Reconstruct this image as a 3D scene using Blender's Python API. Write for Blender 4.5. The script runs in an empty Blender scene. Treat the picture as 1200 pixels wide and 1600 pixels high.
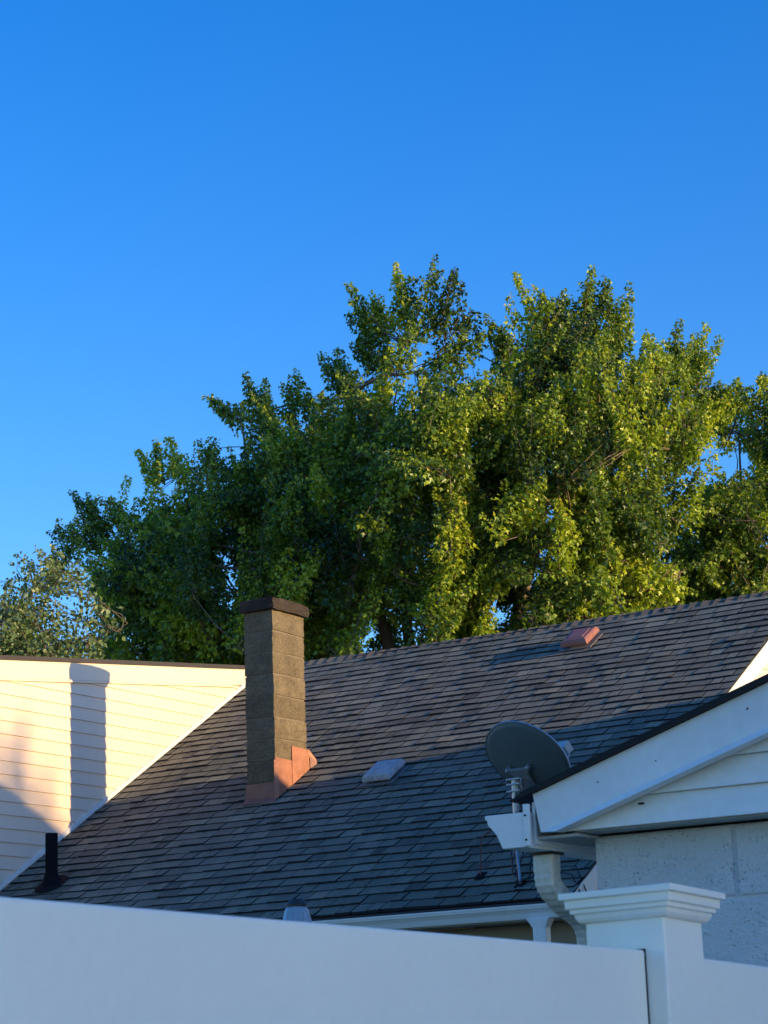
import bpy, math, random
import numpy as np
from mathutils import Matrix, Vector

random.seed(7)
SC = bpy.context.scene
COL = SC.collection

# ------------------------------------------------------------------ camera
# axes: X runs along the house ridge, Y up the roof slope away from the camera, Z up (metres)
F_PX, PITCH, ROLL, AZ = 3500.0, math.radians(14.0), math.radians(-1.98), math.radians(32.5)
EYE = Vector((0, 0, 1.55))
fwd = Vector((-math.sin(AZ) * math.cos(PITCH), math.cos(AZ) * math.cos(PITCH), math.sin(PITCH)))
rgt0 = Vector((math.cos(AZ), math.sin(AZ), 0))
up0 = rgt0.cross(fwd)
rgt = rgt0 * math.cos(ROLL) + up0 * math.sin(ROLL)
upv = up0 * math.cos(ROLL) - rgt0 * math.sin(ROLL)
cam = bpy.data.cameras.new('camera')
cam.sensor_fit = 'VERTICAL'
cam.sensor_height = 36.0
cam.lens = F_PX / 1600 * 36.0
cam.clip_start = 0.1
cam.clip_end = 3000
cam.dof.use_dof = True
cam.dof.focus_distance = 19.0
cam.dof.aperture_fstop = 26.0
cam_ob = bpy.data.objects.new('camera', cam)
COL.objects.link(cam_ob)
m3 = Matrix((rgt, upv, -fwd)).transposed()
cam_ob.matrix_world = Matrix.Translation(EYE) @ m3.to_4x4()
SC.camera = cam_ob

# ------------------------------------------------------------------ sky, sun, exposure
SUN_EL, SUN_OFF = math.radians(10.2), math.radians(4.6)      # low sun, almost along the ridge from the right
TO_SUN = Vector((math.cos(SUN_EL) * math.cos(SUN_OFF), math.cos(SUN_EL) * math.sin(SUN_OFF), math.sin(SUN_EL)))
world = bpy.data.worlds.new('World')
SC.world = world
world.use_nodes = True
wn, wl = world.node_tree.nodes, world.node_tree.links
wn.clear()
sky = wn.new('ShaderNodeTexSky')
sky.sky_type = 'NISHITA'
sky.sun_disc = False
sky.sun_elevation = SUN_EL
sky.sun_rotation = math.radians(90) - SUN_OFF
sky.altitude = 0
sky.air_density = 1.0
sky.dust_density = 0.3
sky.ozone_density = 3.0
hs = wn.new('ShaderNodeHueSaturation')
hs.inputs['Hue'].default_value = 0.518
hs.inputs['Saturation'].default_value = 1.33
hs.inputs['Value'].default_value = 1.0
bg = wn.new('ShaderNodeBackground')
bg.inputs['Strength'].default_value = 0.15
wo = wn.new('ShaderNodeOutputWorld')
wl.new(sky.outputs[0], hs.inputs['Color'])
wl.new(hs.outputs[0], bg.inputs['Color'])
wl.new(bg.outputs[0], wo.inputs['Surface'])

sun = bpy.data.lights.new('sun', 'SUN')
sun.energy = 3.2
sun.angle = math.radians(0.5)
sun.color = (1.0, 0.69, 0.32)
sun_ob = bpy.data.objects.new('sun', sun)
COL.objects.link(sun_ob)
sun_ob.rotation_euler = TO_SUN.to_track_quat('Z', 'Y').to_euler()
sun_ob.location = TO_SUN * 60

vs = SC.view_settings
vs.view_transform = 'Standard'
vs.look = 'None'
vs.gamma = 1.0
vs.exposure = 1.15
vs.use_curve_mapping = False
SC.cycles.max_bounces = 8
SC.cycles.use_denoising = True

# ------------------------------------------------------------------ helpers
ORG = {}                      # world origin of every object, so that parts can be written in world metres


def tag(o, label=None, cat=None, group=None, kind=None):
    if label: o['label'] = label
    if cat: o['category'] = cat
    if group: o['group'] = group
    if kind: o['kind'] = kind
    return o


def root(name, loc, label, cat, group=None):
    o = bpy.data.objects.new(name, None)
    o.empty_display_size = 0.2
    COL.objects.link(o)
    o.location = loc
    ORG[o.as_pointer()] = Vector(loc)
    return tag(o, label, cat, group)


class MB:
    """collects boxes, prisms and tubes into one mesh"""
    def __init__(s): s.v, s.f = [], []

    def add(s, vs_, fs_):
        b = len(s.v)
        s.v += [tuple(p) for p in vs_]
        s.f += [tuple(i + b for i in f) for f in fs_]
        return s

    def box(s, x0, x1, y0, y1, z0, z1):
        return s.add([(x0, y0, z0), (x1, y0, z0), (x1, y1, z0), (x0, y1, z0), (x0, y0, z1), (x1, y0, z1), (x1, y1, z1), (x0, y1, z1)],
                     [(3, 2, 1, 0), (4, 5, 6, 7), (0, 1, 5, 4), (1, 2, 6, 5), (2, 3, 7, 6), (3, 0, 4, 7)])

    def hexa(s, lo, hi):
        return s.add(list(lo) + list(hi), [(3, 2, 1, 0), (4, 5, 6, 7), (0, 1, 5, 4), (1, 2, 6, 5), (2, 3, 7, 6), (3, 0, 4, 7)])

    def prism(s, a, b):
        """two matching polygons joined by side faces"""
        n = len(a)
        return s.add(list(a) + list(b), [tuple(reversed(range(n))), tuple(range(n, 2 * n))] +
                     [(i, (i + 1) % n, n + (i + 1) % n, n + i) for i in range(n)])

    def rings(s, rs, cap=True):
        n = len(rs[0])
        vs_ = [p for r in rs for p in r]
        fs_ = [(k * n + i, k * n + (i + 1) % n, (k + 1) * n + (i + 1) % n, (k + 1) * n + i) for k in range(len(rs) - 1) for i in range(n)]
        if cap:
            fs_ += [tuple(reversed(range(n))), tuple(range((len(rs) - 1) * n, len(rs) * n))]
        return s.add(vs_, fs_)

    def tube(s, pts, rad, n=8, cap=True):
        pts = [Vector(p) for p in pts]
        if not hasattr(rad, '__len__'): rad = [rad] * len(pts)
        rs = []
        u = None
        for i, p in enumerate(pts):
            t = (pts[min(i + 1, len(pts) - 1)] - pts[max(i - 1, 0)]).normalized()
            if u is None:
                u = t.cross(Vector((0, 0, 1)))
                if u.length < 1e-3: u = Vector((1, 0, 0))
            u = (u - t * u.dot(t)).normalized()
            w = t.cross(u)
            rs.append([p + (u * math.cos(a) + w * math.sin(a)) * rad[i] for a in (2 * math.pi * k / n for k in range(n))])
        return s.rings(rs, cap)


def finish(name, me, mat, parent=None, org=None, smooth=False, bevel=0.0, kind=None, label=None):
    if mat: me.materials.append(mat)
    o = bpy.data.objects.new(name, me)
    COL.objects.link(o)
    if parent is not None:
        o.parent = parent
        o.location = (org or Vector()) - ORG[parent.as_pointer()]
    else:
        o.location = org or Vector()
    ORG[o.as_pointer()] = Vector(org or (0, 0, 0))
    if smooth:
        me.polygons.foreach_set('use_smooth', [True] * len(me.polygons))
    if bevel:
        md = o.modifiers.new('bevel', 'BEVEL')
        md.width = bevel
        md.segments = 2
        md.limit_method = 'ANGLE'
        md.angle_limit = math.radians(35)
    if kind: o['kind'] = kind
    if label: o['label'] = label
    return o


def build(name, mb, mat, parent=None, org=None, **kw):
    """mesh written in world metres, stored round its own origin"""
    if org is None:
        a = np.array(mb.v)
        org = Vector((a.min(0) + a.max(0)) / 2)
        org.z = float(a[:, 2].min())
    org = Vector(org)
    me = bpy.data.meshes.new(name)
    me.from_pydata([(p[0] - org.x, p[1] - org.y, p[2] - org.z) for p in mb.v], [], mb.f)
    me.update()
    return finish(name, me, mat, parent, org, **kw)


def clip(poly, a, b, c):
    """keep the part of a 2D polygon where a*x + b*y + c >= 0"""
    out = []
    for i, p in enumerate(poly):
        q = poly[(i + 1) % len(poly)]
        dp, dq = a * p[0] + b * p[1] + c, a * q[0] + b * q[1] + c
        if dp >= 0: out.append(p)
        if dp * dq < 0:
            t = dp / (dp - dq)
            out.append((p[0] + (q[0] - p[0]) * t, p[1] + (q[1] - p[1]) * t))
    return out


# ------------------------------------------------------------------ materials (all procedural)
def nodes_of(name):
    m = bpy.data.materials.new(name)
    m.use_nodes = True
    nt = m.node_tree
    return m, nt.nodes, nt.links, nt.nodes['Principled BSDF']


def noise(n, l, scale, detail=4, rough=0.55, coord=None, mapping=None):
    t = n.new('ShaderNodeTexNoise')
    t.inputs['Scale'].default_value = scale
    t.inputs['Detail'].default_value = detail
    t.inputs['Roughness'].default_value = rough
    if coord is not None:
        if mapping:
            mp = n.new('ShaderNodeMapping')
            mp.inputs['Scale'].default_value = mapping
            l.new(coord, mp.inputs['Vector'])
            coord = mp.outputs[0]
        l.new(coord, t.inputs['Vector'])
    return t.outputs['Fac']


def ramp(n, l, fac, stops):
    r = n.new('ShaderNodeValToRGB')
    e = r.color_ramp.elements
    while len(e) < len(stops): e.new(0.5)
    for i, (p, c) in enumerate(stops):
        e[i].position = p
        e[i].color = (c[0], c[1], c[2], 1)
    l.new(fac, r.inputs['Fac'])
    return r.outputs['Color']


def mult(n, l, a, b, f=1.0):
    m = n.new('ShaderNodeMix')
    m.data_type = 'RGBA'
    m.blend_type = 'MULTIPLY'
    m.inputs[0].default_value = f
    l.new(a, m.inputs[6])
    l.new(b, m.inputs[7])
    return m.outputs[2]


def bump(n, l, h, strength, dist, prev=None):
    b = n.new('ShaderNodeBump')
    b.inputs['Strength'].default_value = strength
    b.inputs['Distance'].default_value = dist
    l.new(h, b.inputs['Height'])
    if prev is not None: l.new(prev, b.inputs['Normal'])
    return b.outputs[0]


def g(v): return (v, v, v)


def plain(name, col, rough=0.5, var=0.12, vscale=4.0, metal=0.0, bstr=0.0, bscale=60.0, bdist=0.003, spec=0.5, streak=None, speck=0.0, sscale=200.0):
    m, n, l, p = nodes_of(name)
    tc = n.new('ShaderNodeTexCoord').outputs['Object']
    f = noise(n, l, vscale, 6, 0.6, tc, streak)
    c = ramp(n, l, f, [(0.25, tuple(x * (1 - var) for x in col)), (0.75, tuple(min(1, x * (1 + var)) for x in col))])
    if speck:
        f2 = noise(n, l, sscale, 2, 0.5, tc)
        c = mult(n, l, c, ramp(n, l, f2, [(0.3, g(1 - speck)), (0.7, g(1 + speck * 0.6))]))
    l.new(c, p.inputs['Base Color'])
    p.inputs['Roughness'].default_value = rough
    p.inputs['Metallic'].default_value = metal
    p.inputs['Specular IOR Level'].default_value = spec
    if bstr:
        l.new(bump(n, l, noise(n, l, bscale, 3, 0.6, tc), bstr, bdist), p.inputs['Normal'])
    return m


def shingle_material(name, stops):
    m, n, l, p = nodes_of(name)
    tc = n.new('ShaderNodeTexCoord').outputs['Object']
    geo = n.new('ShaderNodeNewGeometry').outputs['Position']
    at = n.new('ShaderNodeAttribute')
    at.attribute_name = 'tone'
    c = ramp(n, l, at.outputs['Fac'], stops)
    c = mult(n, l, c, ramp(n, l, noise(n, l, 110, 3, 0.7, geo), [(0.30, g(0.55)), (0.70, g(1.40))]))
    c = mult(n, l, c, ramp(n, l, noise(n, l, 1.3, 5, 0.6, geo), [(0.25, g(0.82)), (0.75, g(1.14))]))
    c = mult(n, l, c, ramp(n, l, noise(n, l, 2.5, 4, 0.6, geo, (4, 0.5, 0.5)), [(0.35, g(0.86)), (0.65, g(1.06))]))
    l.new(c, p.inputs['Base Color'])
    p.inputs['Roughness'].default_value = 0.95
    p.inputs['Specular IOR Level'].default_value = 0.25
    l.new(bump(n, l, noise(n, l, 150, 3, 0.7, geo), 1.0, 0.012), p.inputs['Normal'])
    return m


def leaf_material(name, stops, trans=0.30, rough=0.38):
    m, n, l, p = nodes_of(name)
    at = n.new('ShaderNodeAttribute')
    at.attribute_name = 'tone'
    c = ramp(n, l, at.outputs['Fac'], stops)
    l.new(c, p.inputs['Base Color'])
    p.inputs['Roughness'].default_value = rough
    p.inputs['Specular IOR Level'].default_value = 0.45
    t = n.new('ShaderNodeBsdfTranslucent')
    c2 = n.new('ShaderNodeMix')
    c2.data_type = 'RGBA'
    c2.blend_type = 'MULTIPLY'
    c2.inputs[0].default_value = 1.0
    l.new(c, c2.inputs[6])
    c2.inputs[7].default_value = (1.4, 1.4, 0.5, 1)
    l.new(c2.outputs[2], t.inputs['Color'])
    mx = n.new('ShaderNodeMixShader')
    mx.inputs[0].default_value = trans
    l.new(p.outputs[0], mx.inputs[1])
    l.new(t.outputs[0], mx.inputs[2])
    l.new(mx.outputs[0], n['Material Output'].inputs['Surface'])
    return m


def block_material(name, c0, c1, pit=0.5, rough=0.9, bstr=0.8, bdist=0.012, bscale=120):
    m, n, l, p = nodes_of(name)
    geo = n.new('ShaderNodeNewGeometry').outputs['Position']
    c = ramp(n, l, noise(n, l, 5, 6, 0.65, geo), [(0.3, c0), (0.7, c1)])
    c = mult(n, l, c, ramp(n, l, noise(n, l, bscale, 3, 0.7, geo), [(0.3, g(1 - pit)), (0.62, g(1.1))]))
    rnd = n.new('ShaderNodeObjectInfo').outputs['Random']
    c = mult(n, l, c, ramp(n, l, rnd, [(0.0, g(0.85)), (1.0, g(1.12))]))
    l.new(c, p.inputs['Base Color'])
    p.inputs['Roughness'].default_value = rough
    p.inputs['Specular IOR Level'].default_value = 0.3
    l.new(bump(n, l, noise(n, l, bscale, 4, 0.7, geo), bstr, bdist), p.inputs['Normal'])
    return m


def painted_block_material(name, col):
    m, n, l, p = nodes_of(name)
    geo = n.new('ShaderNodeNewGeometry').outputs['Position']
    c = ramp(n, l, noise(n, l, 3, 5, 0.6, geo), [(0.3, tuple(x * 0.94 for x in col)), (0.7, tuple(x * 1.04 for x in col))])
    vo = n.new('ShaderNodeTexVoronoi')                    # open pores in the block face
    vo.inputs['Scale'].default_value = 105
    vo.inputs['Randomness'].default_value = 1
    l.new(geo, vo.inputs['Vector'])
    msk = noise(n, l, 30, 2, 0.5, geo)
    sub = n.new('ShaderNodeMath')
    sub.operation = 'ADD'
    l.new(vo.outputs['Distance'], sub.inputs[0])
    l.new(ramp(n, l, msk, [(0.40, g(0.22)), (0.58, g(0.0))]), sub.inputs[1])
    pore = ramp(n, l, sub.outputs[0], [(0.12, g(0.0)), (0.30, g(1.0))])
    c = mult(n, l, c, ramp(n, l, pore, [(0.0, g(0.84)), (1.0, g(1.0))]))
    l.new(c, p.inputs['Base Color'])
    p.inputs['Roughness'].default_value = 0.6
    b1 = bump(n, l, pore, 0.9, 0.006)
    b2 = bump(n, l, noise(n, l, 80, 4, 0.75, geo), 1.0, 0.014, b1)
    l.new(b2, p.inputs['Normal'])
    return m


M_siding = plain('cream_vinyl_siding', (0.84, 0.67, 0.53), 0.45, 0.03, 1.5, bstr=0.06, bscale=25, bdist=0.004)
M_trim = plain('white_trim', (0.80, 0.79, 0.76), 0.45, 0.04, 2.0)
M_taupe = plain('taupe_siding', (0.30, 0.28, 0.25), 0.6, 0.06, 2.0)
M_gable = plain('white_gable_siding', (0.80, 0.82, 0.83), 0.45, 0.07, 3.0, speck=0.04, sscale=40)
M_rake = plain('white_rake_aluminium', (0.74, 0.76, 0.78), 0.4, 0.06, 2.5, speck=0.05, sscale=30)
M_vinyl = plain('white_fence_vinyl', (0.88, 0.86, 0.76), 0.35, 0.04, 2.0, bstr=0.03, bscale=8, bdist=0.01, speck=0.015, sscale=60)
M_gutter = plain('white_gutter_aluminium', (0.74, 0.76, 0.77), 0.35, 0.06, 4.0, speck=0.05, sscale=50, streak=(1, 1, 0.2))
M_spout = plain('weathered_white_downspout', (0.66, 0.66, 0.63), 0.5, 0.18, 12.0, speck=0.12, sscale=90, streak=(3, 3, 0.6))
M_soffit = plain('grey_soffit', (0.38, 0.40, 0.40), 0.6, 0.08, 4.0)
M_shingle = shingle_material('grey_shingle', [(0.0, (0.115, 0.122, 0.105)), (0.3, (0.172, 0.182, 0.152)), (0.6, (0.224, 0.235, 0.192)), (0.85, (0.285, 0.292, 0.230)), (1.0, (0.300, 0.285, 0.218))])
M_ridge = shingle_material('ridge_shingle', [(0.0, (0.17, 0.155, 0.13)), (0.6, (0.21, 0.185, 0.145)), (1.0, (0.26, 0.17, 0.12))])
M_deck = plain('dark_underlay', (0.02, 0.022, 0.026), 0.9, 0.1)
M_edge = plain('dark_drip_edge', (0.035, 0.028, 0.026), 0.6, 0.15)
M_asphalt = plain('black_asphalt_edge', (0.014, 0.015, 0.017), 0.9, 0.2)
M_block = block_material('brown_chimney_block', (0.125, 0.100, 0.066), (0.230, 0.184, 0.116), 0.55, bscale=65, bstr=0.7, bdist=0.010)
M_mortar = plain('chimney_mortar', (0.19, 0.16, 0.12), 0.95, 0.2, 20)
M_cap = block_material('dark_chimney_cap', (0.030, 0.024, 0.021), (0.070, 0.052, 0.042), 0.6, bscale=70)
M_copper = plain('weathered_copper', (0.42, 0.185, 0.115), 0.6, 0.30, 11.0, metal=0.25, speck=0.10, sscale=50, bstr=0.25, bscale=18, bdist=0.01)
M_copper_dark = plain('dull_copper', (0.23, 0.115, 0.09), 0.6, 0.25, 9.0, metal=0.3, bstr=0.2, bscale=18, bdist=0.01)
M_vent_red = plain('faded_red_vent', (0.30, 0.125, 0.10), 0.5, 0.25, 14.0, speck=0.2, sscale=60)
M_vent_top = plain('weathered_vent_top', (0.42, 0.40, 0.40), 0.45, 0.3, 11.0, speck=0.25, sscale=45)
M_black = plain('black_rubber', (0.008, 0.008, 0.011), 0.9, 0.2, spec=0.15)
M_dish = plain('charcoal_dish', (0.10, 0.135, 0.15), 0.55, 0.10, 5.0)
M_dish_rim = plain('pale_dish_face', (0.55, 0.56, 0.56), 0.45, 0.06)
M_flange = plain('dull_vent_flange', (0.16, 0.15, 0.15), 0.6, 0.25, 20)
M_steel = plain('galvanised_steel', (0.42, 0.43, 0.43), 0.4, 0.15, 20, metal=0.7)
M_rust = plain('rusty_strut', (0.16, 0.055, 0.035), 0.8, 0.3, 30)
M_cable = plain('black_cable', (0.012, 0.012, 0.013), 0.5, 0.1)
M_paintblock = painted_block_material('painted_block', (0.74, 0.78, 0.83))
M_cone = plain('fluted_cone_plastic', (0.30, 0.36, 0.42), 0.25, 0.15, 30, spec=0.6)
M_cone_cap = plain('dark_cone_cap', (0.035, 0.028, 0.028), 0.5, 0.2)
M_bark = plain('maple_bark', (0.16, 0.125, 0.095), 0.9, 0.35, 6, bstr=0.8, bscale=14, bdist=0.03, streak=(1, 1, 0.25))
M_grass = plain('lawn', (0.055, 0.085, 0.028), 0.95, 0.35, 0.8, bstr=0.8, bscale=40, bdist=0.03)
M_gravel = plain('concrete_drive', (0.44, 0.42, 0.38), 0.9, 0.12, 1.2, speck=0.1)
M_brick = plain('neighbour_siding', (0.42, 0.38, 0.33), 0.7, 0.08, 1.0)
M_glass = plain('dark_window_glass', (0.02, 0.025, 0.03), 0.08, 0.1)
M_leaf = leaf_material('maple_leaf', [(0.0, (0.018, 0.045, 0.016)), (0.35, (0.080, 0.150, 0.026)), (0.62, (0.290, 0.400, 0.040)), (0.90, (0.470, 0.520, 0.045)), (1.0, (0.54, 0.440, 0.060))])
M_leaf_small = leaf_material('small_tree_leaf', [(0.0, (0.065, 0.120, 0.050)), (0.5, (0.130, 0.205, 0.085)), (1.0, (0.23, 0.290, 0.14))], 0.3)

# crown outlines, gaps and leading shoots, metres across and up from each trunk
MAPLE_BASE = (-18.66, 30.79, 0.0)
MAPLE_PROFILE = [(-6.62, 8.61), (-6.66, 9.77), (-6.4, 10.69), (-6.6, 11.35), (-6.19, 11.63), (-5.67, 11.45), (-5.25, 11.79), (-5.01, 12.34), (-4.63, 12.37), (-4.2, 11.97), (-3.64, 12.25), (-3.45, 12.57), (-3.5, 13.06), (-3.14, 13.08), (-2.55, 12.93), (-2.08, 12.92), (-1.68, 13.05), (-1.2, 12.75), (-0.73, 12.93), (-0.69, 13.36), (-0.51, 13.65), (-0.16, 13.64), (0.18, 13.5), (0.39, 13.2), (0.63, 13.08), (0.9, 13.09), (1.22, 13.08), (1.57, 13.15), (1.85, 13.55), (2.2, 13.68), (2.55, 13.73), (2.85, 13.74), (3.1, 13.48), (3.36, 13.21), (3.58, 12.9), (4.02, 13.02), (4.45, 12.98), (4.64, 12.55), (4.61, 12.1), (5.15, 12.19), (4.91, 11.81), (4.67, 11.43), (4.37, 11.0), (4.33, 10.45), (4.05, 10.19), (3.99, 9.97), (4.12, 9.59), (4.13, 8.94), (4.04, 8.41), (3.77, 7.42)]
MAPLE_GAPS = [(-0.12, 12.99, 0.1), (-0.55, 12.67, 0.13), (-0.37, 12.42, 0.15), (0.63, 12.3, 0.14), (-0.7, 12.95, 0.08), (0.49, 13.56, 0.13), (0.61, 13.25, 0.11), (1.04, 13.67, 0.08), (1.52, 13.55, 0.11), (3.02, 12.21, 0.15), (3.69, 12.26, 0.11), (3.9, 11.95, 0.08), (4.16, 11.5, 0.15), (4.64, 11.54, 0.1), (4.97, 11.14, 0.28), (5.22, 12.03, 0.15), (3.98, 9.8, 0.1), (4.27, 12.77, 0.06), (2.66, 10.96, 0.07), (2.02, 10.33, 0.07), (1.97, 10.69, 0.06)]
MAPLE_SHOOTS = [(-0.7, 13.82, -1.33, 14.94), (-0.58, 14.02, -0.92, 14.64), (-0.26, 13.92, -0.47, 15.05), (-0.09, 14.1, -0.23, 14.72), (0.11, 13.7, 0.21, 15.02), (0.28, 13.78, 0.56, 14.8), (0.54, 13.43, 0.81, 14.02), (-0.71, 13.37, -1.32, 14.39), (-0.83, 13.17, -1.31, 13.82), (-1.45, 13.1, -1.86, 13.78), (-1.34, 13.07, -1.58, 13.78), (-2.09, 12.69, -2.27, 13.62), (-3.02, 12.93, -3.19, 13.75), (-3.39, 12.91, -4.01, 13.58), (-2.73, 12.86, -2.83, 13.6), (-4.38, 12.07, -4.68, 12.99), (-4.89, 12.19, -5.33, 12.91), (-4.89, 12.31, -4.97, 13.0), (-6.0, 11.46, -6.37, 12.31), (-6.13, 11.37, -6.76, 12.44), (-6.2, 11.32, -7.24, 11.73), (-5.67, 11.51, -5.93, 12.12), (1.44, 13.11, 1.01, 13.96), (1.94, 13.44, 1.54, 14.65), (2.05, 13.55, 1.99, 14.32), (2.32, 13.54, 2.37, 14.33), (2.71, 13.64, 2.88, 14.75), (3.07, 13.39, 3.51, 14.41), (2.94, 13.85, 3.08, 14.54), (3.67, 12.58, 3.71, 13.54), (4.01, 12.79, 4.3, 13.71), (4.43, 12.67, 4.74, 13.64), (4.54, 12.78, 4.96, 13.38), (4.4, 12.22, 5.1, 12.53), (-3.77, 12.05, -4.13, 12.79), (0.36, 13.04, 1.03, 13.58), (1.27, 13.01, 1.31, 13.74), (-1.38, 11.71, -1.25, 13.11), (-1.76, 12.03, -2.14, 13.11), (-2.22, 12.03, -2.49, 13.03), (-0.88, 11.81, -0.85, 12.71), (0.18, 11.37, 0.26, 12.71), (-0.08, 11.4, -0.15, 12.36), (0.39, 11.25, 0.5, 12.53), (0.05, 10.71, 0.19, 11.59), (-0.83, 10.02, -0.8, 10.79), (1.35, 12.44, 1.29, 13.35), (1.71, 11.98, 1.64, 12.77), (0.22, 9.73, 0.04, 10.5), (0.2, 9.08, 0.34, 9.94), (-2.35, 11.48, -2.69, 11.85), (-1.24, 10.77, -1.68, 10.98), (2.08, 13.09, 2.24, 13.99), (2.57, 13.07, 2.57, 14.1), (3.15, 12.83, 3.15, 13.73), (3.48, 11.25, 3.44, 12.37), (2.42, 11.29, 2.36, 12.18), (1.86, 10.87, 1.86, 11.86), (2.97, 9.74, 2.91, 10.61), (3.38, 9.51, 3.53, 10.37), (1.88, 9.13, 1.81, 9.78), (2.5, 9.0, 2.5, 9.86), (-0.03, 12.72, 0.59, 13.48), (2.19, 12.97, 1.76, 14.13), (2.52, 13.07, 2.16, 14.17), (2.84, 13.06, 2.64, 14.44), (3.05, 13.06, 3.28, 14.13), (4.2, 12.45, 4.53, 13.34), (3.88, 12.46, 3.99, 13.36), (-1.18, 12.57, -1.61, 13.27), (-2.68, 12.49, -3.01, 13.41), (-3.89, 11.84, -3.82, 12.66), (4.46, 12.27, 5.22, 12.39), (4.59, 11.93, 5.31, 12.16), (4.82, 12.09, 5.59, 12.34), (4.46, 11.55, 4.87, 11.98), (4.22, 11.11, 4.62, 11.54)]
MAPLE_R_BASE = (-15.23, 36.54, 0.0)
MAPLE_R_PROFILE = [(-0.51, 13.15), (-0.31, 13.44), (0.1, 13.49), (0.64, 13.77), (1.2, 13.39), (1.44, 12.17), (1.41, 10.39), (1.08, 7.8), (-2.68, 7.94), (-2.68, 8.91), (-2.52, 9.71), (-2.15, 10.11), (-2.12, 10.52), (-1.75, 11.04), (-1.2, 11.49), (-0.27, 11.58), (-0.01, 11.98), (-0.16, 12.35), (0.04, 12.7), (-0.23, 12.95)]
MAPLE_R_GAPS = [(-0.54, 11.94, 0.3), (-0.27, 12.71, 0.16), (-0.32, 10.16, 0.11), (-1.6, 10.49, 0.1)]
MAPLE_R_SHOOTS = [(-0.23, 12.95, -0.3, 13.56), (0.1, 12.7, -0.29, 12.96), (0.19, 12.34, -0.14, 12.65), (0.35, 12.93, -0.02, 13.43), (0.35, 11.49, 0.06, 12.22), (0.12, 12.94, 0.19, 13.61), (0.16, 11.98, -0.24, 12.35), (-0.59, 11.17, -0.98, 11.36), (-0.74, 10.7, -1.44, 10.55), (-1.02, 9.89, -1.24, 10.84), (-0.88, 10.36, -1.05, 11.19), (-1.39, 9.44, -1.63, 10.15), (-1.18, 9.2, -1.41, 10.02), (-1.64, 9.22, -1.82, 9.92), (-0.82, 9.54, -0.99, 10.36), (-1.33, 8.75, -1.61, 9.57), (-0.53, 10.34, -0.59, 11.17), (-0.18, 10.57, -0.17, 11.39)]
SMALL_BASE = (-20.93, 23.42, 0.0)
SMALL_PROFILE = [(-1.2, 6.96), (-1.22, 7.92), (-0.77, 8.37), (-0.41, 8.21), (-0.23, 8.35), (-0.0, 8.62), (0.36, 8.7), (0.68, 8.59), (0.91, 8.21), (0.95, 7.66), (0.95, 6.88)]
SMALL_GAPS = [(-0.36, 7.75, 0.18), (-0.18, 8.3, 0.08), (-0.2, 7.52, 0.06), (0.5, 8.51, 0.08), (0.48, 8.09, 0.05)]
SMALL_SHOOTS = [(0.05, 8.34, -0.05, 8.88), (0.32, 8.51, 0.15, 8.94), (0.41, 8.51, 0.39, 8.96), (-0.13, 8.16, -0.32, 8.49), (0.59, 8.5, 0.73, 8.76), (-0.31, 7.98, -0.45, 8.31)]

# ------------------------------------------------------------------ ground
gm = MB().add([(-400, -400, 0), (400, -400, 0), (400, 400, 0), (-400, 400, 0)], [(0, 1, 2, 3)])
tag(build('lawn', gm, M_grass, org=(0, 0, 0)), kind='structure')
dm = MB().add([(-1.3, -30, 0.004), (9.0, -30, 0.004), (9.0, 5.3, 0.004), (-1.3, 5.3, 0.004)], [(0, 1, 2, 3)])  # out of view; enlarged and lightened to bounce light onto the fence
tag(build('driveway', dm, M_gravel, org=(2, -3, 0)), kind='structure')

# ------------------------------------------------------------------ main house
SL = math.radians(31.5)
CS, SN, TN = math.cos(SL), math.sin(SL), math.tan(SL)
EAVE_Y, EAVE_Z, RIDGE_Y = 14.80, 2.761, 19.97
RIDGE_Z = EAVE_Z + (RIDGE_Y - EAVE_Y) * TN
XL, XR = -14.305, -7.91           # wall of the taller wing / right rake of the roof
NRM = Vector((0, -SN, CS))


def on_roof(x, s, h=0.0):
    """x along the ridge, s metres up the slope from the eave, h off the roof plane"""
    return Vector((x, EAVE_Y + s * CS, EAVE_Z + s * SN)) + NRM * h


def roof_z(y): return EAVE_Z + (y - EAVE_Y) * TN


house = root('house', (-11.0, 17.0, 0), 'cream sided house with grey shingle roof and block chimney behind the white fence', 'house')

# roof deck, front and back slopes
roof = build('roof', MB().hexa([on_roof(XL + .01, .01, -.13), on_roof(XR - .02, .01, -.13), on_roof(XR - .02, 6.04, -.13), on_roof(XL + .01, 6.04, -.13)],
                               [on_roof(XL + .01, .01, -.012), on_roof(XR - .02, .01, -.012), on_roof(XR - .02, 6.063, -.012), on_roof(XL + .01, 6.063, -.012)]), M_deck, house)
back = MB()
by = RIDGE_Y + 5.2
back.prism([(XL + .01, RIDGE_Y + .005, RIDGE_Z - .02), (XL + .01, by, RIDGE_Z - 5.2 * TN), (XL + .01, by, RIDGE_Z - 5.2 * TN - .13), (XL + .01, RIDGE_Y + .005, RIDGE_Z - .17)],
           [(XR - .02, RIDGE_Y + .005, RIDGE_Z - .02), (XR - .02, by, RIDGE_Z - 5.2 * TN), (XR - .02, by, RIDGE_Z - 5.2 * TN - .13), (XR - .02, RIDGE_Y + .005, RIDGE_Z - .17)])
build('back_slope', back, M_shingle, roof)

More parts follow.
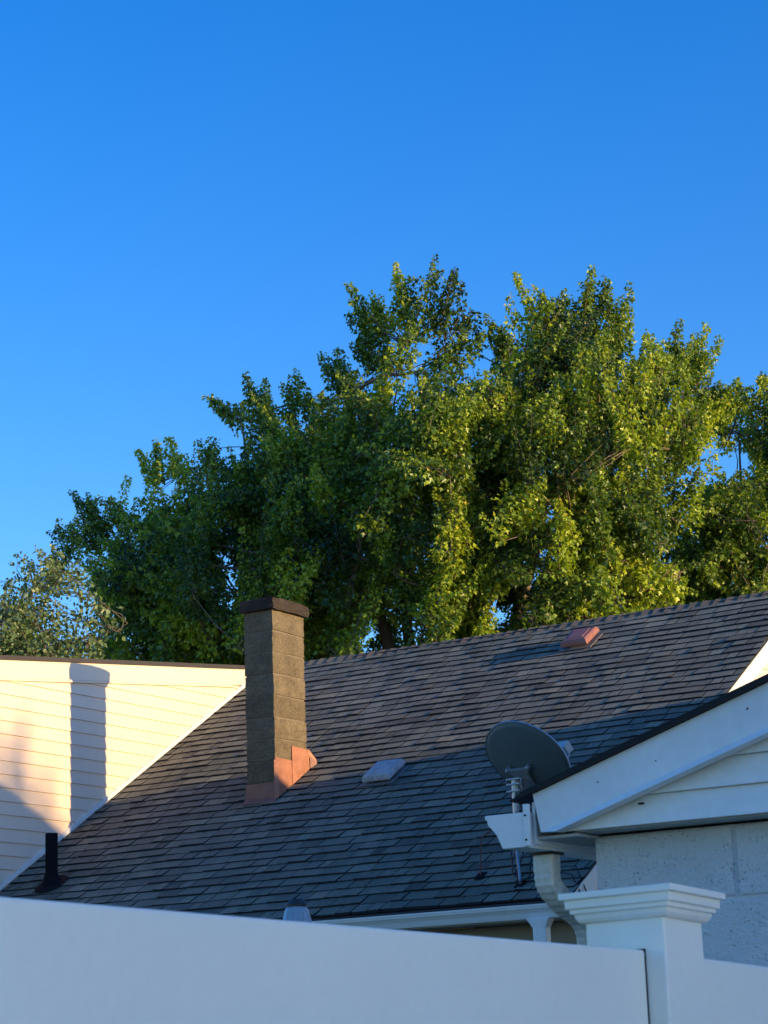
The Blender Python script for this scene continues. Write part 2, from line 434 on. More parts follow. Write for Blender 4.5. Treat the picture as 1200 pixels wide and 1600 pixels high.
# shingles: laid row by row, each tab a tapered slab with its own thickness and tone
EXPO = 0.143
rows = int((RIDGE_Y - EAVE_Y) / CS / EXPO) + 1
rs = random.Random(11)
shingles = []
for k in range(rows):
    s0 = k * EXPO - 0.02
    x = XL + 0.015 - rs.uniform(0, .25)
    wob = rs.uniform(0, 6.28)
    while x < XR:
        w = rs.choice((.11, .15, .18, .22, .26, .30)) * rs.uniform(.92, 1.08)
        x0, x1 = max(x, XL + .012), min(x + w, XR + rs.uniform(-.006, .006))
        x += w
        if x1 - x0 < .03: continue
        hb = rs.choice((.013, .015, .019, .021)) + rs.uniform(-.002, .003)
        ds = rs.uniform(-.004, .004) + .004 * math.sin(x * 1.7 + wob)
        sa, sb = s0 + ds, min(s0 + EXPO + .045, 6.06)
        gp = rs.uniform(.003, .0065)
        sk = rs.uniform(-.003, .003)
        tone = min(1, max(0, rs.gauss(.48, .17)))
        lift = rs.uniform(.002, .007) if rs.random() < .12 else 0
        def bow(xx, ss): return .006 + .005 * math.sin(1.1 * xx + .7 * ss) * math.sin(.8 * ss + .4 * xx) + .002 * math.sin(5.1 * xx + 2.3 * ss)
        lo = [on_roof(x0 + gp, sa, -.009), on_roof(x1 - gp, sa + sk, -.009), on_roof(x1 - gp, sb, -.011), on_roof(x0 + gp, sb, -.011)]
        hi = [on_roof(x0 + gp, sa, hb - .012 + lift + bow(x0, sa)), on_roof(x1 - gp, sa + sk, hb - .012 + bow(x1, sa)), on_roof(x1 - gp, sb, -.011 + bow(x1, sb)), on_roof(x0 + gp, sb, -.011 + bow(x0, sb))]
        shingles.append((lo, hi, tone))


def in_view(p):
    d = p - EYE
    z = d.dot(fwd)
    return 600 + F_PX * d.dot(rgt) / z, 800 - F_PX * d.dot(upv) / z, z


scored = []
for i, (lo, hi, tone) in enumerate(shingles):
    c = (hi[0] + hi[1]) / 2 + (hi[3] - hi[0]) * .35
    px, py, z = in_view(c)
    # seen above the fence, left of the garage, clear of the gutter end and chimney
    seen = 4 < px < 1195 and py < 1395 + .0815 * px and py < 1560 - .5 * px + 300 * (px < 760)
    if 755 < px < 930 and py > 1125: seen = False
    if 380 < px < 490 and 1060 < py < 1255: seen = False
    scored.append(((hi[1] - hi[0]).length * seen / (z * z), i))
scored.sort(reverse=True)
single = {i for a, i in scored[:296]}
rest = MB()
rest_tone = []


def dark_edges(me):
    """the cut butt and side edges of each slab show black asphalt, the top shows granules"""
    me.materials.append(M_asphalt)
    me.polygons.foreach_set('material_index', [(0, 0, 1, 1, 0, 1)[i % 6] for i in range(len(me.polygons))])


def tone_attr(me, vals):
    a = me.attributes.new('tone', 'FLOAT', 'FACE')
    a.data.foreach_set('value', np.asarray(vals, dtype=np.float32))


for i, (lo, hi, tone) in enumerate(shingles):
    if i in single:
        o = build('shingle', MB().hexa(lo, hi), M_shingle, roof)
        tone_attr(o.data, [tone] * 6)
        dark_edges(o.data)
    else:
        rest.hexa(lo, hi)
        rest_tone += [tone] * 6
o = build('shingle_field', rest, M_shingle, roof, kind='stuff')
tone_attr(o.data, rest_tone)
dark_edges(o.data)

# ridge caps: bent pieces lapped along the ridge
k = 0
x = XL + .05
while x < XR - .01:
    x1 = min(x + .165, XR + .01)
    sag = -.012 * math.sin((x - XL) / (XR - XL) * math.pi)
    t0, t1 = .004 + rs.uniform(0, .003), .019 + rs.uniform(0, .004)
    wd = .135 + rs.uniform(-.006, .006)
    def cap_ring(xx, t):
        z = RIDGE_Z + sag
        return [(xx, RIDGE_Y - wd * CS, z - wd * SN + t - .004), (xx, RIDGE_Y - .02, z - .004 + t), (xx, RIDGE_Y + .02, z - .004 + t), (xx, RIDGE_Y + wd * CS, z - wd * SN + t - .004),
                (xx, RIDGE_Y + wd * CS, z - wd * SN - .006), (xx, RIDGE_Y, z - .02), (xx, RIDGE_Y - wd * CS, z - wd * SN - .006)]
    o = build('ridge_shingle', MB().rings([cap_ring(x, t1), cap_ring(x1, t0)]), M_ridge, roof)
    tone_attr(o.data, [min(1, max(0, rs.gauss(.4, .3)))] * len(o.data.polygons))
    x += .131
    k += 1

# drip edge along the eave, rake board and gable wall at the right end
build('drip_edge', MB().hexa([(XL + .02, 14.787, 2.712), (XR - .005, 14.787, 2.712), (XR - .005, 14.83, 2.712), (XL + .02, 14.83, 2.712)],
                             [(XL + .02, 14.797, 2.735), (XR - .005, 14.797, 2.735), (XR - .005, 14.83, 2.745), (XL + .02, 14.83, 2.745)]), M_edge, roof)
rb = MB()
a0, a1 = on_roof(0, .02, -.022), on_roof(0, 6.05, -.022)
rb.prism([(XR - .045, a0.y, a0.z), (XR - .045, a1.y, a1.z), (XR - .045, a1.y, a1.z - .17), (XR - .045, a0.y, a0.z - .17)],
         [(XR - .012, a0.y, a0.z), (XR - .012, a1.y, a1.z), (XR - .012, a1.y, a1.z - .17), (XR - .012, a0.y, a0.z - .17)])
build('rake_board', rb, M_trim, roof)
GX = XR - .085
gw = build('gable_wall', MB().prism([(XR - .30, 15.22, 0), (XR - .30, 24.7, 0), (XR - .30, 24.7, 2.9), (XR - .30, RIDGE_Y, RIDGE_Z - .2), (XR - .30, 15.22, 2.8)],
                                    [(GX - .02, 15.22, 0), (GX - .02, 24.7, 0), (GX - .02, 24.7, 2.9), (GX - .02, RIDGE_Y, RIDGE_Z - .2), (GX - .02, 15.22, 2.8)]), M_siding, house)
LAP = 0.1262


def lap_board(parent, mat, poly, place, zk):
    """one clapboard: proud at its lower edge, feathering to the wall at its top"""
    if len(poly) < 3: return
    area = abs(sum(p[0] * q[1] - q[0] * p[1] for p, q in zip(poly, poly[1:] + poly[:1]))) / 2
    if area < 2e-4: return
    back_ = [place(u, z, 0.0) for u, z in poly]
    front = [place(u, z, .016 - .013 * (z - zk) / LAP) for u, z in poly]
    build('siding_board', MB().prism(back_, front), mat, parent)


for k in range(1, 30):
    z0 = 2.10 + k * LAP
    poly = [(15.22, z0), (24.7, z0), (24.7, z0 + LAP), (15.22, z0 + LAP)]
    poly = clip(poly, TN, -1, EAVE_Z - EAVE_Y * TN - .17)
    poly = clip(poly, -TN, -1, RIDGE_Z + RIDGE_Y * TN - .17)
    lap_board(gw, M_siding, poly, lambda u, z, d: (GX - .018 + d, u, z), z0)

# eave side wall, soffit, corner board
fw_ = build('front_wall', MB().box(XL, GX - .09, 15.22, 15.36, 0, 2.60), M_taupe, house)
for k in range(21):
    z0 = .05 + k * LAP
    z1 = min(z0 + LAP, 2.594)
    lap_board(fw_, M_taupe, [(XL + .02, z0), (GX - .10, z0), (GX - .10, z1), (XL + .02, z1)], lambda u, z, d: (u, 15.218 - d, z), z0)
build('corner_board', MB().box(GX - .098, GX + .012, 15.19, 15.30, 0, 2.605), M_trim, fw_, bevel=.004)
build('soffit', MB().box(XL, XR - .05, 14.835, 15.215, 2.607, 2.622), M_soffit, house)
build('fascia_board', MB().box(XL + .01, XR - .05, 14.812, 14.834, 2.60, 2.708), M_trim, house)


def k_gutter(depth, h, thick=.004):
    o_ = [(0, h), (0, 0), (.58 * depth, 0), (.62 * depth, .10 * h), (.72 * depth, .40 * h), (.86 * depth, .62 * h), (.93 * depth, .70 * h), (.95 * depth, .86 * h), (depth, .88 * h), (depth, h), (.93 * depth, h)]
    i_ = [(.90 * depth, .97 * h), (.90 * depth, .74 * h), (.82 * depth, .66 * h), (.68 * depth, .44 * h), (.56 * depth, thick), (thick, thick), (thick, h)]
    return o_, i_


go, gi = k_gutter(.118, .102)
gp_ = [(a, b) for a, b in go] + gi
gut = build('gutter', MB().prism([(XL + .03, 14.810 - a, 2.606 + b) for a, b in gp_], [(XR - .02, 14.810 - a, 2.606 + b) for a, b in gp_]), M_gutter, house)
build('end_cap', MB().prism([(XR - .019, 14.810 - a, 2.606 + b) for a, b in go], [(XR - .014, 14.810 - a, 2.606 + b) for a, b in go]), M_gutter, gut)
sp = MB()
sp.rings([[(-8.245, 14.70, 2.604), (-8.055, 14.70, 2.604), (-8.055, 14.80, 2.604), (-8.245, 14.80, 2.604)],
          [(-8.195, 14.705, 2.535), (-8.085, 14.705, 2.535), (-8.085, 14.785, 2.535), (-8.195, 14.785, 2.535)],
          [(-8.195, 14.705, 2.20), (-8.085, 14.705, 2.20), (-8.085, 14.785, 2.20), (-8.195, 14.785, 2.20)],
          [(-8.195, 15.10, 1.95), (-8.085, 15.10, 1.95), (-8.085, 15.18, 1.95), (-8.195, 15.18, 1.95)],
          [(-8.195, 15.10, .05), (-8.085, 15.10, .05), (-8.085, 15.18, .05), (-8.195, 15.18, .05)]])
build('downspout', sp, M_gutter, house, bevel=.006)

# ---- taller wing on the left: lap-sided wall with a low roof
wing_root = build('wing_wall', MB().prism([(XL - 8, 14.9, 0), (XL - 8, 25, 0), (XL - 8, 25, 5.2), (XL - 8, RIDGE_Y, 5.86), (XL - 8, 14.9, 5.32)],
                                          [(XL - .016, 14.9, 0), (XL - .016, 25, 0), (XL - .016, 25, 5.2), (XL - .016, RIDGE_Y, 5.86), (XL - .016, 14.9, 5.32)]), M_siding, house)
FZ = .1055


def top_line(y): return 5.437 + (y - 15.612) * FZ


for k in range(-6, 19):
    z0 = 3.481 + k * LAP
    poly = [(14.92, z0), (RIDGE_Y + .2, z0), (RIDGE_Y + .2, z0 + LAP), (14.92, z0 + LAP)]
    poly = clip(poly, -TN, 1, -(EAVE_Z - EAVE_Y * TN) - .052)
    poly = clip(poly, FZ, -1, 5.437 - 15.612 * FZ - .192)
    lap_board(wing_root, M_siding, poly, lambda u, z, d: (XL - .014 + d, u, z), z0)


def band(name, y0, y1, d0, d1, x0, x1, mat, line):
    m = MB().prism([(x0, y0, line(y0) - d0), (x0, y1, line(y1) - d0), (x0, y1, line(y1) - d1), (x0, y0, line(y0) - d1)],
                   [(x1, y0, line(y0) - d0), (x1, y1, line(y1) - d0), (x1, y1, line(y1) - d1), (x1, y0, line(y0) - d1)])
    return build(name, m, mat, wing_root)


band('frieze_board', 14.92, 19.30, .0, .172, XL - .014, XL + .012, M_siding, top_line)
band('frieze_trim', 14.92, 19.28, .175, .196, XL - .014, XL + .019, M_siding, top_line)
band('frieze_board', 19.302, 19.75, .0, .170, XL - .014, XL + .014, M_siding, top_line)
wr = band('wing_roof', 14.6, RIDGE_Y + .12, -.045, -.002, XL - 8.2, XL + .028, M_edge, top_line)
wb = MB().prism([(XL - 8.2, RIDGE_Y + .12, 5.945), (XL - 8.2, 25.2, 5.25), (XL - 8.2, 25.2, 5.20), (XL - 8.2, RIDGE_Y + .12, 5.90)],
                [(XL + .028, RIDGE_Y + .12, 5.945), (XL + .028, 25.2, 5.25), (XL + .028, 25.2, 5.20), (XL + .028, RIDGE_Y + .12, 5.90)])
build('wing_back_roof', wb, M_edge, wing_root)
# flashing strip where the roof meets the wing wall
fl = MB()
b0, b1 = on_roof(0, .0, .013), on_roof(0, 5.82, .013)
fl.prism([(XL - .012, b0.y, b0.z), (XL - .012, b1.y, b1.z), (XL - .012, b1.y, b1.z + .047), (XL - .012, b0.y, b0.z + .047)],
         [(XL + .016, b0.y, b0.z), (XL + .016, b1.y, b1.z), (XL + .016, b1.y, b1.z + .047), (XL + .016, b0.y, b0.z + .047)])
build('wall_flashing', fl, M_trim, wing_root)

# ---- chimney of single concrete blocks, one per course
CX0, CX1, CY0, CY1 = -12.325, -11.994, 16.81, 17.33
chim = build('chimney', MB().box(CX0 + .012, CX1 - .012, CY0 + .012, CY1 - .012, 3.6, 5.80), M_mortar, house, label='brown concrete block chimney with dark cap and copper flashing')
jr = random.Random(5)


def rough_block(x0, x1, y0, y1, z0, z1, n=5, amp=.004, rnd=.012):
    """box with a gridded surface, softened edges and small dents"""
    xs, ys, zs = (np.linspace(a, b, n) for a, b in ((x0, x1), (y0, y1), (z0, z1)))
    idx, mb = {}, MB()
    def vid(i, j, k_):
        key = (i, j, k_)
        if key not in idx:
            p = [xs[i], ys[j], zs[k_]]
            ex = [(i in (0, n - 1)), (j in (0, n - 1)), (k_ in (0, n - 1))]
            c = ((x0 + x1) / 2, (y0 + y1) / 2, (z0 + z1) / 2)
            if sum(ex) >= 2:
                for a in range(3):
                    if ex[a]: p[a] += math.copysign(rnd * jr.uniform(.3, 1.0) * .5, c[a] - p[a])
            for a in range(3): p[a] += jr.uniform(-amp, amp)
            idx[key] = len(mb.v)
            mb.v.append(tuple(p))
        return idx[key]
    for i in range(n - 1):
        for j in range(n - 1):
            mb.f.append((vid(i, j, 0), vid(i, j + 1, 0), vid(i + 1, j + 1, 0), vid(i + 1, j, 0)))
            mb.f.append((vid(i, j, n - 1), vid(i + 1, j, n - 1), vid(i + 1, j + 1, n - 1), vid(i, j + 1, n - 1)))
            mb.f.append((vid(i, 0, j), vid(i + 1, 0, j), vid(i + 1, 0, j + 1), vid(i, 0, j + 1)))
            mb.f.append((vid(i, n - 1, j), vid(i, n - 1, j + 1), vid(i + 1, n - 1, j + 1), vid(i + 1, n - 1, j)))
            mb.f.append((vid(0, i, j), vid(0, i, j + 1), vid(0, i + 1, j + 1), vid(0, i + 1, j)))
            mb.f.append((vid(n - 1, i, j), vid(n - 1, i + 1, j), vid(n - 1, i + 1, j + 1), vid(n - 1, i, j + 1)))
    return mb


for k in range(10):
    z1 = 5.794 - k * .2036
    dx, dy = jr.uniform(-.003, .003), jr.uniform(-.003, .003)
    build('chimney_block', rough_block(CX0 + dx, CX1 + dx, CY0 + dy, CY1 + dy, z1 - .2036 + .0045, z1 - .0035, 6, .0025, .010), M_block, chim)
cp = rough_block(-12.352, -11.955, 16.772, 17.372, 5.788, 5.90, 8, .0045, .012)
cp.v = [(x, y, z + (.032 * (1 - ((x + 12.15) / .22) ** 2) * (1 - ((y - 17.07) / .34) ** 2) - .016 * max(0, (y - 17.15) / .2) ** 2 if z > 5.85 else 0)) for x, y, z in cp.v]
build('chimney_cap', cp, M_cap, chim)
# copper: apron in front, two-stepped side flashing, bent pan at the uphill corner
ap = MB()
ap.prism([(CX0 - .006, CY0 - .010, 4.165), (CX1 + .012, CY0 - .010, 4.168), (CX1 + .014, CY0 - .014, roof_z(CY0) + .03), (CX0 - .008, CY0 - .014, roof_z(CY0) + .03)],
         [(CX0 - .006, CY0 + .010, 4.165), (CX1 + .004, CY0 + .010, 4.168), (CX1 + .004, CY0 + .010, roof_z(CY0) + .03), (CX0 - .008, CY0 + .010, roof_z(CY0) + .03)])
e0, e1 = CY0 - .055, CY0 - .012
ap.hexa([(CX0 - .03, e0, roof_z(e0) + .016), (CX1 + .03, e0, roof_z(e0) + .016), (CX1 + .012, e1, roof_z(e1) + .016), (CX0 - .01, e1, roof_z(e1) + .016)],
        [(CX0 - .03, e0, roof_z(e0) + .022), (CX1 + .03, e0, roof_z(e0) + .022), (CX1 + .012, e1, roof_z(CY0) + .036), (CX0 - .01, e1, roof_z(CY0) + .036)])
build('apron_flashing', ap, M_copper_dark, chim)
sf = [(16.800, 4.395), (17.085, 4.385), (17.085, roof_z(17.085) + .012), (16.800, roof_z(16.80) + .022)]
sf2 = [(17.062, 4.525), (17.335, 4.512), (17.345, roof_z(17.345) + .012), (17.062, roof_z(17.062) + .012)]
build('step_flashing', MB().prism([(CX1 - .004, y, z) for y, z in sf], [(CX1 + .009, y, z) for y, z in sf]), M_copper, chim)
build('step_flashing', MB().prism([(CX1 - .004, y, z) for y, z in sf2], [(CX1 + .015, y, z) for y, z in sf2]), M_copper, chim)
build('corner_fold', MB().prism([(CX1 + .004, 16.786, 4.37), (CX1 + .024, 16.812, 4.365), (CX1 + .032, 16.815, roof_z(16.81) + .03), (CX1 + .006, 16.772, roof_z(16.77) + .03)],
                                [(CX1 + .0, 16.80, 4.37), (CX1 + .008, 16.83, 4.36), (CX1 + .010, 16.84, roof_z(16.84) + .03), (CX1 - .0, 16.80, roof_z(16.80) + .03)]), M_copper, chim)
pn = MB()
pr_ = [(17.335, 4.520), (17.385, 4.475), (17.425, 4.425), (17.435, roof_z(17.435) + .016), (17.41, roof_z(17.41) + .012), (17.345, 4.44)]
pn.prism([(CX1 + (.014, .022, .038, .040, .034, .014)[i], y, z) for i, (y, z) in enumerate(pr_)], [(CX0, y, z) for y, z in pr_])
build('back_pan', pn, M_copper, chim)
pf = MB().prism([(CX1 + .018, 17.348, 4.46), (CX1 + .042, 17.430, 4.405), (CX1 + .042, 17.425, roof_z(17.425) + .014), (CX1 + .020, 17.352, roof_z(17.352) + .014)],
                [(CX1 + .012, 17.360, 4.46), (CX1 + .034, 17.436, 4.405), (CX1 + .034, 17.432, roof_z(17.43) + .014), (CX1 + .014, 17.362, roof_z(17.36) + .014)])
build('pan_end', pf, M_copper_dark, chim)


# ---- box vents on the slope
def box_vent(x, y, top_mat, side_mat, label, tilt=0.0):
    s = (y - EAVE_Y) / CS
    w, l_, h0, h1 = .142, .165, .040, .098
    base = build('roof_vent', MB().hexa([on_roof(x - .18, s - .19, .010), on_roof(x + .18, s - .19, .010), on_roof(x + .18, s + .15, .010), on_roof(x - .18, s + .15, .010)],
                                        [on_roof(x - .18, s - .19, .018), on_roof(x + .18, s - .19, .018), on_roof(x + .18, s + .15, .018), on_roof(x - .18, s + .15, .018)]), M_flange, house, label=label)
    t = MB().hexa([on_roof(x - .09, s - .09, .012), on_roof(x + .09, s - .09, .012), on_roof(x + .09, s + .09, .012), on_roof(x - .09, s + .09, .012)],
                  [on_roof(x - .09, s - .09, .045), on_roof(x + .09, s - .09, .045), on_roof(x + .09, s + .09, .045), on_roof(x - .09, s + .09, .045)])
    build('throat', t, M_vent_red, base)
    hd = MB()
    def ring(f, h, e=0.0): return [on_roof(x - w * f, s - l_ * f, h + e), on_roof(x + w * f, s - l_ * f, h - e), on_roof(x + w * f, s + l_ * f, h - e), on_roof(x - w * f, s + l_ * f, h + e)]
    hd.rings([ring(1.02, h0, tilt), ring(1.03, h0 + .012, tilt), ring(.98, h1 - .016, tilt), ring(.90, h1, tilt)])
    hood = build('hood', hd, side_mat, base, bevel=.003)
    tp = MB().rings([ring(.88, h1 + .0005, tilt), ring(.85, h1 + .004, tilt), ring(.60, h1 + .005, tilt), ring(.56, h1 + .010, tilt)])
    build('hood_top', tp, top_mat, hood)


box_vent(-10.10, 19.40, M_vent_red, M_vent_red, 'faded red box vent high on the roof near the ridge')
box_vent(-10.93, 17.03, M_vent_top, M_vent_top, 'weathered grey box vent in the middle of the roof')

# ---- black soil pipe by the wing wall
pv = on_roof(-13.70, (15.66 - EAVE_Y) / CS)
pipe = build('vent_pipe', MB().tube([(pv.x, pv.y, pv.z - .1), (pv.x, pv.y, pv.z + .47)], .057, 20), M_black, house, smooth=False, label='black plastic vent pipe standing on the roof by the cream wall')
bt = MB().rings([[on_roof(pv.x + .15 * math.cos(a) * 1.0, (15.66 - EAVE_Y) / CS + .17 * math.sin(a), .014) for a in np.linspace(0, 2 * math.pi, 17)[:-1]],
                 [Vector((pv.x + .085 * math.cos(a), pv.y + .085 * math.sin(a), pv.z + .03 + .05 * math.sin(a))) for a in np.linspace(0, 2 * math.pi, 17)[:-1]],
                 [Vector((pv.x + .064 * math.cos(a), pv.y + .064 * math.sin(a), pv.z + .10)) for a in np.linspace(0, 2 * math.pi, 17)[:-1]]])
build('pipe_boot', bt, M_black, pipe)

# ------------------------------------------------------------------ garage with painted block wall
GY, GXL, GXR, GEND = 5.35, -2.78, 3.60, 9.4
GR = .3145                       # roof slope
gar = root('garage', (.4, 8.3, 0), 'painted block garage with white gable siding behind the fence post', 'garage')
wall = build('block_wall', MB().box(GXL + .006, GXR - .006, GY + .006, GEND, 0, 2.135), M_paintblock, gar)
bl = .3987
kk = 0
for r_ in range(11):
    z1 = 2.150 - r_ * .2016
    z0 = max(z1 - .2016, .0)
    z1 = min(z1, 2.138)
    xx = GXL - (bl / 2 if r_ % 2 else 0)
    while xx < GXR - .01:
        x0, x1 = max(xx, GXL), min(xx + bl, GXR)
        mbk = MB().box(x0 + (.005 if x0 > GXL else 0), x1 - .005, GY - .0 + random.uniform(-.0015, .0015), GY + .10, z0 + .005, z1 - .005)
        build('wall_block', mbk, M_paintblock, wall, bevel=.006)
        xx += bl
gcx = (GXL + GXR) / 2
def rake_z(x, off=0.0): return 2.2497 + GR * ((x if x < gcx else 2 * gcx - x) + 2.886) + off


def gable_strip(name, y0, y1, off0, off1, mat, left0, left1, parent=gar, bevel=0.0):
    """a band following the left rake up to the peak and down the other side"""
    pts = [(left0, rake_z(left0, off0)), (gcx, rake_z(gcx, off0)), (2 * gcx - left0, rake_z(left0, off0)), (2 * gcx - left1, rake_z(left1, off1)), (gcx, rake_z(gcx, off1)), (left1, rake_z(left1, off1))]
    return build(name, MB().prism([(x, y0, z) for x, z in pts], [(x, y1, z) for x, z in pts]), mat, parent, bevel=bevel)


gable = build('gable', MB().prism([(-2.80, 5.30, 2.155), (gcx, 5.30, rake_z(gcx, -.12)), (2 * gcx + 2.80, 5.30, 2.155)], [(-2.80, GEND, 2.155), (gcx, GEND, rake_z(gcx, -.12)), (2 * gcx + 2.80, GEND, 2.155)]), M_gable, gar)
GL = .0765
for k in range(14):
    z0 = 2.1450 + k * GL
    poly = [(-2.84, z0), (gcx * 2 + 2.84, z0), (gcx * 2 + 2.84, z0 + GL), (-2.84, z0 + GL)]
    c0 = 2.2497 + GR * 2.886 - .120
    poly = clip(poly, GR, -1, c0)
    poly = clip(poly, -GR, -1, c0 + 2 * gcx * GR)
    if len(poly) > 2:
        bk = [(u, 5.298, z) for u, z in poly]
        ft = [(u, 5.243 + .016 * (z - z0) / GL, z) for u, z in poly]
        build('gable_board', MB().prism(bk, ft), M_gable, gable, bevel=.002)
gable_strip('rake_board', 5.215, 5.232, -.002, -.1095, M_rake, -2.886, -2.867)
tr_ = [(-2.865, rake_z(-2.865, -.110)), (gcx, rake_z(gcx, -.110)), (2 * gcx + 2.865, rake_z(-2.865, -.110)), (2 * gcx + 2.812, rake_z(-2.812, -.1305)), (gcx, rake_z(gcx, -.1305)), (-2.812, rake_z(-2.812, -.1305))]
build('rake_trim', MB().prism([(x, 5.213 if i_ < 3 else 5.192, z) for i_, (x, z) in enumerate(tr_)], [(x, 5.238, z) for x, z in tr_]), M_gable, gar)
build('gable_soffit', MB().box(-2.79, GXR + .01, 5.262, 5.362, 2.1415, 2.1445), M_soffit, gar)
build('eave_soffit', MB().box(-2.895, GXL + .01, 5.240, GEND, 2.130, 2.138), M_soffit, gar)
build('fascia', MB().box(-2.9025, -2.893, 5.238, GEND, 2.118, 2.230), M_gutter, gar, bevel=.001)
# nail holes and a slot left in the siding, and a pull tab on the rake
for x_, y_, z_, w2, h2, par in ((-2.585, 5.2455, 2.199, .0075, .0022, gable), (-2.256, 5.2135, 2.405, .0022, .0022, gar), (-2.69, 5.2135, 2.262, .0016, .0016, gar), (-2.52, 5.2135, 2.30, .0014, .0014, gar)):
    build('nail_hole', MB().box(x_ - w2, x_ + w2, y_ - .0006, y_ + .004, z_ - h2, z_ + h2), M_black, par)
# shingle layers of the garage roof, seen edge-on along the rake
for s_, nm in ((1, 'left'), (-1, 'right')):
    for j in range(3):
        lip = .020 - .006 * j
        xe = -2.945 + .012 * j
        pts = [(xe, rake_z(xe, .0 + .006 * j)), (gcx, rake_z(gcx, .006 * j)), (gcx, rake_z(gcx, .0056 + .006 * j)), (xe, rake_z(xe, .0056 + .006 * j))]
        pts = [(x if s_ > 0 else 2 * gcx - x, z) for x, z in pts]
        build('roof_layer', MB().prism([(x, 5.215 - lip, z) for x, z in pts], [(x, GEND + .2, z) for x, z in pts]), M_asphalt, gar)
# gutter along the garage eave, closed by an end cap
go2, gi2 = k_gutter(.122, .092)
gz0, gx0 = 2.1095, -2.904
gpp = go2 + gi2
gg = build('gutter', MB().prism([(gx0 - a, 5.208, gz0 + b) for a, b in gpp], [(gx0 - a, GEND, gz0 + b) for a, b in gpp]), M_gutter, gar)
build('end_cap', MB().prism([(gx0 - a, 5.198, gz0 + b) for a, b in go2], [(gx0 - a, 5.2075, gz0 + b) for a, b in go2]), M_gutter, gg, bevel=.002)
bt2 = MB().box(gx0 - .003, gx0 + .014, 5.1945, 5.2050, 2.112, 2.222)
hs_ = build('hanger_strap', bt2, M_gutter, gg, bevel=.001)
for zz in (2.128, 2.192):
    build('screw', MB().tube([(gx0 + .004, 5.1915, zz), (gx0 + .004, 5.1950, zz)], .0028, 8), M_black, hs_)
# downspout: outlet, then a crimped elbow sweeping back along the wall
dsx0, dsx1 = -2.978, -2.918
key = [(5.364, 2.112), (5.362, 2.085), (5.361, 2.060), (5.366, 2.020), (5.398, 1.987), (5.456, 1.955), (5.512, 1.936), (5.565, 1.914), (5.590, 1.880), (5.596, 1.840), (5.598, 1.80)]
path = []
for i in range(1, len(key) - 2):
    for u_ in np.linspace(0, 1, 5)[:-1]:
        p0, p1, p2, p3 = (np.array(key[i + d_]) for d_ in (-1, 0, 1, 2))
        path.append(tuple(.5 * (2 * p1 + (p2 - p0) * u_ + (2 * p0 - 5 * p1 + 4 * p2 - p3) * u_ ** 2 + (3 * p1 - p0 - 3 * p2 + p3) * u_ ** 3)))
path = [(5.363, 2.105)] + path + [(5.598, 1.80), (5.598, 1.2), (5.598, .1)]
rings_ = []
for i, (y_, z_) in enumerate(path):
    py, pz = path[max(i - 1, 0)]
    ny, nz = path[min(i + 1, len(path) - 1)]
    ty, tz = ny - py, nz - pz
    L_ = math.hypot(ty, tz)
    ty, tz = ty / L_, tz / L_
    by_, bz_ = -tz, ty
    crimp = 1.0 if (i < 5 or i > len(path) - 5) else (1.0 if i % 2 else .94)
    hw, hd_ = (dsx1 - dsx0) / 2 * crimp, .026 * crimp
    cx = (dsx0 + dsx1) / 2
    rings_.append([Vector((cx + sx * hw, y_ + by_ * (sy * hd_ + .026), z_ + bz_ * (sy * hd_ + .026))) for sx, sy in ((-1, -.8), (-.85, -1), (.85, -1), (1, -.8), (1, .8), (.85, 1), (-.85, 1), (-1, .8))])
ds = build('downspout', MB().rings(rings_), M_spout, gar)
build('outlet_flange', MB().box(dsx0 - .006, dsx1 + .006, 5.355, 5.421, 2.102, 2.1098), M_edge, ds)

# ------------------------------------------------------------------ white fence
PR = Matrix(((.9998, .0089, -.0186), (-.0082, .9993, .0363), (.0189, -.0361, .9992)))
PC = Vector((-1.4912, 3.0121, 1.7905))          # centre of the cap's top edge


def loc(p): return PC + PR @ Vector(p)


fence = root('fence', loc((0, 0, -1.80)), 'white vinyl privacy fence with a capped post crossing the foreground', 'fence')
w_ = .0635
post = build('post', MB().hexa([loc((-w_, -w_, -1.80)), loc((w_, -w_, -1.80)), loc((w_, w_, -1.80)), loc((-w_, w_, -1.80))],
                               [loc((-w_, -w_, -.035)), loc((w_, -w_, -.035)), loc((w_, w_, -.035)), loc((-w_, w_, -.035))]), M_vinyl, fence, bevel=.0035)
capm = MB()
prof = [(.0655, -.0440), (.0700, -.0425), (.0735, -.0375), (.0755, -.0305), (.0795, -.0300), (.0800, -.0235), (.0845, -.0228), (.0850, -.0100), (.0913, -.0098), (.0913, .0), (.060, .0005), (.01, .001)]
capm.rings([[loc((-r, -r, z)), loc((r, -r, z)), loc((r, r, z)), loc((-r, r, z))] for r, z in prof])
build('post_cap', capm, M_vinyl, post, bevel=.0012)
M_gap = plain('gap_shadow_dark', (0.03, 0.03, 0.03), 0.9)


